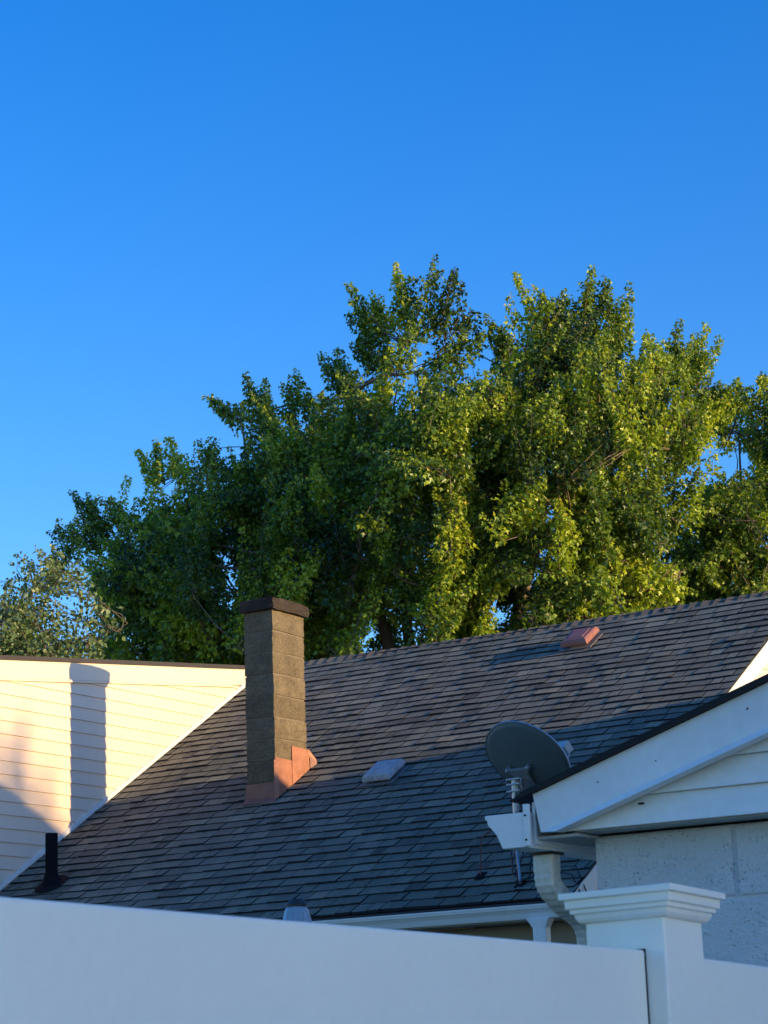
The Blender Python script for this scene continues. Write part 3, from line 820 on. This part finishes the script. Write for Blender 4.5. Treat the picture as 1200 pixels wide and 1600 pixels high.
def panel(y0, y1, ztop0, ztop1):
    """privacy panel: deep top rail over upright tongue-and-groove boards and a bottom rail"""
    x0, x1 = -.0325, .0325
    def rail(nm, par, a0, a1, b0, b1, bev):
        return build(nm, MB().hexa([loc((x0, y0, a0)), loc((x1, y0, a0)), loc((x1, y1, b0)), loc((x0, y1, b0))],
                                   [loc((x0, y0, a1)), loc((x1, y0, a1)), loc((x1, y1, b1)), loc((x0, y1, b1))]), M_vinyl, par, bevel=bev)
    top_ = rail('panel', fence, ztop0 - .178, ztop0, ztop1 - .178, ztop1, .004)
    n = max(1, round((y1 - y0) / .28))
    for i in range(n):
        a, b = y0 + (y1 - y0) * i / n + .002, y0 + (y1 - y0) * (i + 1) / n - .002
        build('board', MB().hexa([loc((-.011, a, -1.62)), loc((.011, a, -1.62)), loc((.011, b, -1.62)), loc((-.011, b, -1.62))],
                                 [loc((-.011, a, -.29)), loc((.011, a, -.29)), loc((.011, b, -.29)), loc((-.011, b, -.29))]), M_vinyl, top_, bevel=.003)
    rail('bottom_rail', top_, -1.75, -1.60, -1.75, -1.60, .008)
    return top_


panel(-2.46, -.0662, -.1435, -.0882)
panel(.0655, 2.26, -.0885, -.088)
# thin dark strip painted as the shadow between rail end and post
build('gap_shadow_strip', MB().hexa([loc((-.033, -.0645, -.30)), loc((.0322, -.0645, -.30)), loc((.0322, -.0625, -.30)), loc((-.033, -.0625, -.30))],
                               [loc((-.033, -.0645, -.0862)), loc((.0322, -.0645, -.0862)), loc((.0322, -.0625, -.0862)), loc((-.033, -.0625, -.0862))]), M_gap, post)

# ------------------------------------------------------------------ satellite dish on the main roof
mb_ = on_roof(-8.785, (15.587 - EAVE_Y) / CS)
dish = root('satellite_dish', mb_, 'dark grey satellite dish on a short mast beside the garage gutter', 'satellite dish')
AIM = Vector((.128, .711, .692)).normalized()
top = Vector((mb_.x, mb_.y, 3.76))
build('mast', MB().tube([mb_, mb_ + Vector((0, 0, .25)), top], .026, 16), M_steel, dish)
build('foot_plate', MB().hexa([on_roof(-8.88, .86, .01), on_roof(-8.72, .86, .01), on_roof(-8.72, 1.0, .01), on_roof(-8.88, 1.0, .01)],
                              [on_roof(-8.88, .86, .018), on_roof(-8.72, .86, .018), on_roof(-8.72, 1.0, .018), on_roof(-8.88, 1.0, .018)]), M_steel, dish, bevel=.003)
build('strut', MB().tube([mb_ + Vector((-.05, -.05, .22)), on_roof(-9.0, .78, .16), on_roof(-8.88, .42, .018)], .006, 8), M_rust, dish, label='rusty brown strut')
build('strut', MB().tube([mb_ + Vector((.03, -.05, .26)), on_roof(-8.56, .55, .20), on_roof(-8.43, .22, .018)], .011, 8), M_steel, dish)
for x_, s_ in ((-8.88, .42), (-8.43, .22)):
    build('strut_foot', MB().hexa([on_roof(x_ - .035, s_ - .05, .008), on_roof(x_ + .035, s_ - .05, .008), on_roof(x_ + .035, s_ + .05, .008), on_roof(x_ - .035, s_ + .05, .008)],
                                  [on_roof(x_ - .035, s_ - .05, .02), on_roof(x_ + .035, s_ - .05, .02), on_roof(x_ + .035, s_ + .05, .02), on_roof(x_ - .035, s_ + .05, .02)]), M_black, dish)
side = AIM.cross(Vector((0, 0, 1))).normalized()
dup_ = side.cross(AIM).normalized()
DC = Vector((-8.720, 15.70, 3.939))              # centre of the reflector's rim
RA, RB, DEPTH = .370, .370, .058


def dish_pt(rho, a, off=0.0): return DC + side * (RA * rho * math.cos(a)) + dup_ * (RB * rho * math.sin(a)) + AIM * (DEPTH * (rho * rho - 1) + off)


nr, na = 10, 64
angs = [2 * math.pi * i / na for i in range(na)]
refl = MB()
rr = [[dish_pt(max(rho, .02), a, -.004) for a in angs] for rho in np.linspace(.0, 1, nr)]
refl.rings(rr + [[dish_pt(1.0, a, .003) for a in angs]] + [[dish_pt(max(rho, .02), a, .002) for a in angs] for rho in np.linspace(.97, .0, nr)])
rf = build('reflector', refl, M_dish, dish, smooth=True)
rim = MB()
rim.rings([[dish_pt(1.0, a, -.007) for a in angs], [dish_pt(1.016, a, -.007) for a in angs], [dish_pt(1.020, a, .002) for a in angs], [dish_pt(1.0, a, .003) for a in angs]], cap=False)
build('rim', rim, M_dish, rf, smooth=True)
lip_ = MB()
lip_.rings([[dish_pt(1.018, a, .0025) for a in angs], [dish_pt(1.018, a, .013) for a in angs], [dish_pt(.985, a, .013) for a in angs], [dish_pt(.985, a, .0035) for a in angs]], cap=False)
build('front_lip', lip_, M_dish_rim, rf, smooth=True)


def bk(u, v, d): return DC + side * u + dup_ * v + AIM * d


brk = MB()
outline = [(1.3 * u_, 1.25 * v_) for u_, v_ in [(-.085, .085), (-.05, .065), (.05, .065), (.085, .085), (.095, .06), (.055, .02), (.045, -.07), (.07, -.11), (.05, -.13), (-.05, -.13), (-.07, -.11), (-.045, -.07), (-.055, .02), (-.095, .06)]]
BO = (-.06, -.10)
brk.prism([bk(u + BO[0], v + BO[1], -.105) for u, v in outline], [bk(u + BO[0], v + BO[1], -.075) for u, v in outline])
for u, v in ((-.105, .09), (.105, .09), (-.07, -.14), (.07, -.14)):
    brk.tube([bk(u + BO[0], v + BO[1], -.09), bk(u + BO[0], v + BO[1], -.045)], .012, 8)
bo = build('back_bracket', brk, M_steel, dish, bevel=.004)
for u, v in ((-.105, .09), (.105, .09), (-.07, -.14), (.07, -.14)):
    build('bolt', MB().tube([bk(u + BO[0], v + BO[1], -.118), bk(u + BO[0], v + BO[1], -.104)], .010, 6), M_dish_rim, bo)
cl = MB()
P1 = bk(BO[0], BO[1] - .02, -.11)
for sgn in (-1, 1):
    o_ = side * (.034 * sgn)
    cl.prism([P1 + o_, P1 + o_ + Vector((-.05, -.05, -.05)), top + o_ + Vector((0, -.045, -.10)), top + o_ + Vector((0, .04, -.10)), top + o_ + Vector((0, .045, .02))],
             [q + side * .006 for q in (P1 + o_, P1 + o_ + Vector((-.05, -.05, -.05)), top + o_ + Vector((0, -.045, -.10)), top + o_ + Vector((0, .04, -.10)), top + o_ + Vector((0, .045, .02)))])
clo = build('mast_clamp', cl, M_steel, dish)
for dz in (-.085, -.03, .01):
    build('clamp_bolt', MB().tube([top + side * -.065 + Vector((0, -.03, dz)), top + side * .065 + Vector((0, -.03, dz))], .007, 8), M_dish_rim, clo)
arm_end = DC + AIM * .42 - dup_ * .30 + side * .02
build('feed_arm', MB().tube([bk(0, -.36, -.02), bk(0, -.38, .12), arm_end], .016, 8), M_steel, dish)
lc = DC + AIM * .40 - dup_ * .20 + side * .03
lnb = MB()
lnb.prism([lc + side * a + dup_ * b for a, b in ((-.09, -.05), (.09, -.05), (.09, .05), (-.09, .05))], [lc - AIM * .07 + side * a * .85 + dup_ * b * .8 for a, b in ((-.09, -.05), (.09, -.05), (.09, .05), (-.09, .05))])
lb = build('feed_horn', lnb, M_dish_rim, dish, bevel=.006)
# loose cables: down the mast, coiled on the shingles, off over the rake
cb = MB().tube([top + Vector((.03, -.04, -.1)), mb_ + Vector((.10, -.08, .28)), on_roof(-8.50, .50, .12), on_roof(-8.52, .36, .05), on_roof(-8.44, .22, .03), on_roof(-8.36, .26, .05), on_roof(-8.40, .46, .14), on_roof(-8.52, .58, .20),
                on_roof(-8.58, .44, .10), on_roof(-8.46, .26, .03), on_roof(-8.30, .22, .03), on_roof(-8.14, .30, .05), on_roof(-7.98, .22, .06), Vector((-7.88, 14.95, 2.72))], .006, 6)
build('cable', cb, M_cable, dish, smooth=True)
cb = MB().tube([on_roof(-8.62, .56, .16), on_roof(-8.56, .36, .03), on_roof(-8.42, .24, .04), on_roof(-8.28, .30, .03), on_roof(-8.12, .36, .06), on_roof(-7.97, .30, .09), Vector((-7.875, 15.06, 2.70)), Vector((-7.87, 15.3, 2.55))], .005, 6)
build('cable', cb, M_cable, dish, smooth=True)

# ------------------------------------------------------------------ unidentified fluted object with a dark cap, modelled as a cone on a post
lx, ly = -5.27, 7.512
cone = root('cone_post', (lx, ly, 0), 'small unidentified fluted cone with a dark cap just showing above the fence', 'lamp post')
nf = 40
def flute(r, z, amp): return [(lx + r * (1 + amp * math.cos(a * 10)) * math.cos(a), ly + r * (1 + amp * math.cos(a * 10)) * math.sin(a), z) for a in (2 * math.pi * i / nf for i in range(nf))]
build('cone_body', MB().rings([flute(.040, 2.206, .03), flute(.046, 2.190, .05), flute(.055, 2.150, .07), flute(.066, 2.110, .08), flute(.075, 2.05, .08)]), M_cone, cone, smooth=True)
build('cone_cap', MB().rings([flute(.043, 2.205, 0), flute(.044, 2.213, 0), flute(.040, 2.219, 0), flute(.030, 2.228, 0), flute(.022, 2.236, 0)]), M_cone_cap, cone)
build('post', MB().tube([(lx, ly, 0), (lx, ly, 2.06)], .028, 12), M_black, cone)

# ------------------------------------------------------------------ trees
TR = Vector((math.cos(AZ), math.sin(AZ), 0))          # across
TF = Vector((-math.sin(AZ), math.cos(AZ), 0))         # away
MAPLE_SHAPE = np.array([(0, 0, 0), (.50, .36, .07), (.20, .54, .02), (0, 1, -.12), (-.20, .54, .02), (-.50, .36, .07)], dtype=np.float32)
MAPLE_TRIS = np.array([(0, 1, 2), (0, 2, 3), (0, 3, 4), (0, 4, 5)], dtype=np.int32)
OVAL_SHAPE = np.array([(0, 0, 0), (.30, .25, .04), (.36, .55, .04), (0, 1, -.06), (-.36, .55, .04), (-.30, .25, .04)], dtype=np.float32)
OVAL_TRIS = np.array([(0, 1, 2), (0, 2, 3), (0, 3, 4), (0, 4, 5)], dtype=np.int32)


def inside(poly, u, w):
    p = np.asarray(poly)
    q = np.roll(p, -1, 0)
    r = np.zeros(u.shape, bool)
    for (x0, y0), (x1, y1) in zip(p, q):
        c = ((y0 > w) != (y1 > w)) & (u < (x1 - x0) * (w - y0) / (y1 - y0 + 1e-9) + x0)
        r ^= c
    return r


def edge_dist(poly, u, w):
    p = np.asarray(poly)
    q = np.roll(p, -1, 0)
    best = np.full(u.shape, 1e9)
    for a, b in zip(p, q):
        d = b - a
        t = np.clip(((u - a[0]) * d[0] + (w - a[1]) * d[1]) / (d @ d + 1e-9), 0, 1)
        best = np.minimum(best, np.hypot(u - a[0] - t * d[0], w - a[1] - t * d[1]))
    return best


def leaf_mesh(name, pos, axis, nrm, size, tone, shape, tris):
    n = len(pos)
    axis = axis / np.linalg.norm(axis, axis=1, keepdims=True)
    nrm = nrm - axis * (nrm * axis).sum(1, keepdims=True)
    nrm /= np.linalg.norm(nrm, axis=1, keepdims=True) + 1e-9
    sid = np.cross(axis, nrm)
    v = pos[:, None, :] + size[:, None, None] * (sid[:, None, :] * shape[None, :, 0:1] + axis[:, None, :] * shape[None, :, 1:2] + nrm[:, None, :] * shape[None, :, 2:3])
    nv, nt = len(shape), len(tris)
    idx = (tris[None] + (np.arange(n) * nv)[:, None, None]).reshape(-1)
    me = bpy.data.meshes.new(name)
    me.vertices.add(n * nv)
    me.vertices.foreach_set('co', v.astype(np.float32).reshape(-1))
    me.loops.add(n * nt * 3)
    me.loops.foreach_set('vertex_index', idx.astype(np.int32))
    me.polygons.add(n * nt)
    me.polygons.foreach_set('loop_start', np.arange(0, n * nt * 3, 3, dtype=np.int32))
    me.update(calc_edges=True)
    a = me.attributes.new('tone', 'FLOAT', 'FACE')
    a.data.foreach_set('value', np.repeat(tone.astype(np.float32), nt))
    return me


def make_tree(name, label, base, profile, gaps, shoots, limbs, seed, thick, spread, n_rand, per_m, size, mat, shape, tris, trunk_r, fork, tone0=.42, upright=1.0, group='trees behind the house', across=TR, away=TF, skew=0.0, inset=.2):
    rg = np.random.default_rng(seed)
    prof = np.asarray(profile)
    base = np.asarray(base)
    R3, F3, Z3 = np.array(across, float), np.array(away, float), np.array((0, 0, 1.0))
    t = root(name, tuple(base), label, 'tree', group)
    def W(u, d, w): return base + R3 * u + F3 * (d - skew * min(u, 0)) + Z3 * w
    def depth(u, w): return thick * np.sqrt(np.clip(1 - (1 - np.clip(edge_dist(prof, u, w) / spread, 0, 1)) ** 2, 0, 1))
    tips, dirs, lens, fat, plume, pid = [], [], [], [], [], 0
    umid = (prof[:, 0].min() + prof[:, 0].max()) / 2
    uh = (prof[:, 0].max() - prof[:, 0].min()) / 2
    wmax, wmin = prof[:, 1].max(), prof[:, 1].min()
    # shoots that make the outline and the sunlit plumes
    for u0, w0, u1, w1 in shoots:
        um, wm = np.array([u1]), np.array([w1])
        d = float(depth(um, wm)[0]) if inside(prof, um, wm)[0] else 0.0
        d = -d * rg.uniform(.75, .98)
        dep = rg.uniform(-.25, .25)
        for j in range(6):
            jit = rg.normal(0, .03 + .022 * j, 3)
            f = (1.0, .93, .80, .70, .60, .50)[j]
            tp = np.array((u0 + (u1 - u0) * f, d, w0 + (w1 - w0) * f)) + (jit if j else 0)
            bs = np.array((u0, d + dep + .15, w0)) + jit * 2
            v = tp - bs
            tips.append(tp); lens.append(np.linalg.norm(v)); dirs.append(v / np.linalg.norm(v)); fat.append(.7 if j == 0 else .85); plume.append(pid)
        pid += 1
    n_lead = len(tips)
    # the rest of the crown: plumes of shoots, mostly near its outer shell
    k = 0
    while k < n_rand:
        u = rg.uniform(prof[:, 0].min(), prof[:, 0].max(), 300)
        w = rg.uniform(wmin, wmax, 300)
        ok = inside(prof, u, w) & (edge_dist(prof, u, w) > inset)
        for gu, gw, gr in gaps: ok &= np.hypot(u - gu, w - gw) > gr + .12
        u, w = u[ok], w[ok]
        T = depth(u, w)
        sgn = np.where(rg.random(len(u)) < .64, -1, 1)
        d = sgn * T * np.where(rg.random(len(u)) < .78, rg.uniform(.62, 1.0, len(u)), rg.uniform(0, .6, len(u)))
        for i in range(len(u)):
            if k >= n_rand: break
            ro = (u[i] - umid) / uh
            hi_ = (w[i] - wmin) / (wmax - wmin)
            v = np.array((.65 * ro + rg.normal(0, .42), .45 * d[i] / thick + rg.normal(0, .40), upright * (.25 + .65 * hi_) + rg.normal(0, .22)))
            v /= np.linalg.norm(v)
            L = rg.uniform(.8, 1.5)
            tip = np.array((u[i], d[i], w[i]))
            b0 = tip - v * L
            for j in range(rg.integers(4, 8)):
                tj = tip + rg.normal(0, .24, 3) - v * (rg.uniform(0, .6) if j else 0)
                bj = b0 + rg.normal(0, .10, 3)
                vv = tj - bj
                tips.append(tj); lens.append(np.linalg.norm(vv)); dirs.append(vv / np.linalg.norm(vv)); fat.append(rg.uniform(.6, 1.0)); plume.append(pid)
                k += 1
            pid += 1
    tips, dirs, lens, fat = np.array(tips), np.array(dirs), np.array(lens), np.array(fat)
    bases = tips - dirs * lens[:, None]
    # leaves along each shoot
    cnt = np.maximum(8, (lens * per_m * fat).astype(int))
    sid = np.repeat(np.arange(len(tips)), cnt)
    s = rg.random(len(sid)) ** .85
    off = rg.normal(0, 1, (len(sid), 3))
    off -= dirs[sid] * (off * dirs[sid]).sum(1, keepdims=True)
    off /= np.linalg.norm(off, axis=1, keepdims=True) + 1e-9
    rad = fat[sid] * np.where(sid < n_lead, .030 + .135 * (1 - s) ** .6, .035 + .21 * (1 - s) ** .75) * np.sqrt(rg.random(len(sid))) * (size / .105) ** .3
    P = bases[sid] + dirs[sid] * (lens[sid] * s)[:, None] + off * rad[:, None]
    P[:, 2] -= .5 * rad * rg.random(len(sid))
    keep = np.ones(len(P), bool)
    for gu, gw, gr in gaps: keep &= np.hypot(P[:, 0] - gu, P[:, 2] - gw) > gr * .75
    P, off, sid, s = P[keep], off[keep], sid[keep], s[keep]
    ax = off * .8 + dirs[sid] * .25 + np.array((0, 0, -.75)) + rg.normal(0, .35, P.shape)
    nm = off * .75 + np.array((0, 0, .22)) + rg.normal(0, .42, P.shape)
    sz = size * rg.uniform(.65, 1.2, len(P)) * (1 - .35 * s)
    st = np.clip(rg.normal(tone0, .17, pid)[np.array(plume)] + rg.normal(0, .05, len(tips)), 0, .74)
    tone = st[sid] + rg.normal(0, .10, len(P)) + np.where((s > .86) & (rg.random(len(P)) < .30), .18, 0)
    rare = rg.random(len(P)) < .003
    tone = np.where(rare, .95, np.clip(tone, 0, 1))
    def to_local(a): return R3 * a[:, 0:1] + F3 * a[:, 1:2] + Z3 * a[:, 2:3]
    P[:, 1] -= skew * np.minimum(P[:, 0], 0)
    me = leaf_mesh('crown', to_local(P), to_local(ax), to_local(nm), sz, tone, shape, tris)
    finish('crown', me, mat, t, Vector(base), kind='stuff')
    # trunk and limbs
    mb = MB()
    tp_ = [W(0, 0, -.1), W(.03, .02, fork * .3), W(-.04, .03, fork * .65), W(0, 0, fork)]
    mb.tube(tp_, [trunk_r * 1.35, trunk_r * 1.05, trunk_r * .95, trunk_r * .85], 14)
    build('trunk', mb, M_bark, t, smooth=True)
    nodes = []
    for li, (lu, ld, lw) in enumerate(limbs):
        a = np.array((0, 0, fork * (.72 + .28 * ((li * 37) % 10) / 10)))
        e = np.array((lu, ld, lw))
        c = np.array((lu * .45, ld * .5, a[2] + (lw - a[2]) * .38)) + rg.normal(0, .18, 3)
        pts, rad_ = [], []
        for q in np.linspace(0, 1, 13):
            p = a * (1 - q) ** 2 + 2 * c * q * (1 - q) + e * q * q + (rg.normal(0, .05, 3) if 0 < q < 1 else 0)
            pts.append(p)
            rad_.append(trunk_r * (.52 * (1 - q) ** 1.1 + .05))
            if q > .25: nodes.append(p)
        build('limb', MB().tube([W(*p) for p in pts], rad_, 9), M_bark, t, smooth=True)
    # branches and twigs joining every shoot to the nearest limb
    nodes = np.array(nodes)
    tw = MB()
    pick = rg.permutation(len(bases))[:max(30, len(bases) // 9)]
    extra = []
    for i in pick:
        b = bases[i]
        dd = np.linalg.norm(nodes - b, axis=1) + np.maximum(0, nodes[:, 2] - b[2] + .2) * 1.5
        nidx = int(dd.argmin())
        a = nodes[nidx]
        m_ = (a + b) / 2 + np.array((0, 0, -.12 * np.linalg.norm(b - a))) + rg.normal(0, .06, 3)
        L = np.linalg.norm(b - a)
        pts = [a, a * .4 + m_ * .6 + rg.normal(0, .03, 3), m_, m_ * .4 + b * .6 + rg.normal(0, .03, 3), b, tips[i] * .7 + b * .3]
        r0 = min(.045, .010 + .011 * L)
        tw.tube([W(*p) for p in pts], [r0, r0 * .85, r0 * .7, r0 * .55, r0 * .4, .004], 5)
        extra += pts[1:5]
    allp = np.vstack([nodes, np.array(extra)])
    for i in range(len(bases)):
        b = bases[i]
        a = allp[int(np.linalg.norm(allp - b, axis=1).argmin())]
        if np.linalg.norm(a - b) > 1.3: a = b - dirs[i] * .08
        tw.tube([W(*a), W(*((a + b) / 2 + rg.normal(0, .03, 3))), W(*b), W(*(b + dirs[i] * lens[i] * .55)), W(*(tips[i] - dirs[i] * .03))], [.009, .008, .006, .004, .002], 4, False)
    build('branches', tw, M_bark, t, smooth=True, kind='stuff')
    return t, len(P)


ML = [(-.7, -.2, 13.0), (-1.4, -1.3, 11.6), (2.4, .4, 12.9), (3.3, -.4, 11.4), (-3.0, .4, 10.5), (-4.6, -.2, 9.0), (1.0, -1.9, 11.2), (.4, 1.9, 12.0), (2.8, 1.5, 10.8), (-2.0, -1.9, 9.8), (2.1, -2.0, 9.8), (.2, -2.2, 9.2), (-3.2, 1.6, 9.6)]
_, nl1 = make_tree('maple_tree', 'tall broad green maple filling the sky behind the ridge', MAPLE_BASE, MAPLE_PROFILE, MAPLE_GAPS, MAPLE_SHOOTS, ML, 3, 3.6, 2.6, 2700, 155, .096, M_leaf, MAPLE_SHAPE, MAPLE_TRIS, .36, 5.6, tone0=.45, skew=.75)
MR = [(-.4, -.4, 12.4), (-1.0, .4, 10.6), (.5, .5, 13.0), (.9, -.8, 12.0), (-1.3, -1.2, 9.6), (.2, -1.6, 11.2), (.4, 1.6, 11.8)]
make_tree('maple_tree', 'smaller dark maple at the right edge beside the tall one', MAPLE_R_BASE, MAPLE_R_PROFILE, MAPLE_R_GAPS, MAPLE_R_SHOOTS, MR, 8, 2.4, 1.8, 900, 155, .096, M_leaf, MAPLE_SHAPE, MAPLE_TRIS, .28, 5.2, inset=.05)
MS = [(-.2, 0, 7.4), (.5, -.3, 7.5), (-.8, .2, 6.8), (.7, .4, 6.8), (-.3, -.5, 6.6), (.2, .6, 7.0)]
make_tree('broadleaf_tree', 'small pale tree with round leaves above the cream wall at left', SMALL_BASE, SMALL_PROFILE, SMALL_GAPS, SMALL_SHOOTS, MS, 5, .9, .7, 300, 74, .085, M_leaf_small, OVAL_SHAPE, OVAL_TRIS, .12, 4.6, tone0=.5, upright=.8)

# ------------------------------------------------------------------ beyond the right edge: what stands between the low sun and the yard
def neighbour(name, label, x0, x1, y0, y1, eave, ridge_y, ridge_z, yaw, wins):
    cx, cy = (x0 + x1) / 2, (y0 + y1) / 2
    t = root(name, (cx, cy, 0), label, 'house', 'houses across the driveway')
    ca, sa = math.cos(yaw), math.sin(yaw)
    def Q(x, y, z): return Vector((cx + (x - cx) * ca - (y - cy) * sa, cy + (x - cx) * sa + (y - cy) * ca, z))
    pr = [(y0, 0), (y1, 0), (y1, eave), (ridge_y, ridge_z - .15), (y0, eave)]
    wl_ = build('wall', MB().prism([Q(x0, y, z) for y, z in pr], [Q(x1, y, z) for y, z in pr]), M_brick, t)
    sl0, sl1 = (ridge_z - eave) / (ridge_y - y0), (ridge_z - eave) / (y1 - ridge_y)
    for a, z_ in ((y0 - .4, eave - .4 * sl0), (y1 + .4, eave - .4 * sl1)):
        p = [(a, z_ + .02), (ridge_y, ridge_z - .12), (ridge_y, ridge_z), (a, z_ + .14)]
        build('roof_slope', MB().prism([Q(x0 - .3, y, z) for y, z in p], [Q(x1 + .3, y, z) for y, z in p]), M_edge, t)
    for wy, wz in wins:
        wi = build('window', MB().prism([Q(x0 - .03, y, z) for y, z in ((wy - .5, wz), (wy + .5, wz), (wy + .5, wz + 1.3), (wy - .5, wz + 1.3))],
                                        [Q(x0 + .02, y, z) for y, z in ((wy - .5, wz), (wy + .5, wz), (wy + .5, wz + 1.3), (wy - .5, wz + 1.3))]), M_trim, t)
        for s_ in (0, 1):
            build('pane', MB().prism([Q(x0 - .034, y, z) for y, z in ((wy - .44, wz + .06 + .61 * s_), (wy + .44, wz + .06 + .61 * s_), (wy + .44, wz + .63 + .61 * s_), (wy - .44, wz + .63 + .61 * s_))],
                                     [Q(x0 - .031, y, z) for y, z in ((wy - .44, wz + .06 + .61 * s_), (wy + .44, wz + .06 + .61 * s_), (wy + .44, wz + .63 + .61 * s_), (wy - .44, wz + .63 + .61 * s_))]), M_glass, wi)


neighbour('house', 'tan house next door standing behind the block garage', -3.6, 5.6, 10.4, 18.6, 5.03, 14.5, 7.08, 0.0, [(12.2, 1.0), (16.5, 1.0), (12.2, 3.4), (16.5, 3.4)])
neighbour('house', 'unseen tan two storey house added far across the drive to shadow the white fence', 27.0, 36.0, 1.0, 9.5, 7.6, 5.2, 9.2, 0.0, [(3.0, 1.0), (7.5, 1.0), (3.0, 4.0), (7.5, 4.0)])  # added out of view to keep the low sun off the fence
SH = [(.4, 11.4, .3, 12.75), (.7, 11.6, .75, 12.7), (.9, 11.0, 1.15, 12.3), (1.1, 10.6, 1.4, 11.7), (-.6, 11.6, -.6, 12.9), (.9, 10.6, 1.15, 11.9), (.6, 10.8, .8, 12.0), (.3, 10.6, .45, 12.0), (1.0, 10.2, 1.2, 11.3), (.75, 10.4, .95, 11.6)]
make_tree('shade_tree', 'leafy tree far to the right that dapples the cream wall', (28.0, 18.6, 0.0), [(-2.4, 7.6), (-2.6, 10), (-2.2, 12.2), (-1, 12.7), (.1, 12.6), (.9, 12.3), (1.25, 11.5), (1.3, 9.5), (.8, 7.6)], [(.5, 11.7, .20), (-.7, 11.7, .25), (.95, 11.0, .16), (.05, 10.9, .2), (.1, 12.2, .15)], SH,
          [(-.8, 0, 11.6), (.4, .3, 11.2), (-1.6, -.3, 10.8), (.8, -.2, 10.2)], 21, 1.0, 1.0, 130, 46, .125, M_leaf, MAPLE_SHAPE, MAPLE_TRIS, .16, 5.0, across=(0, 1, 0), away=(1, 0, 0), group=None)
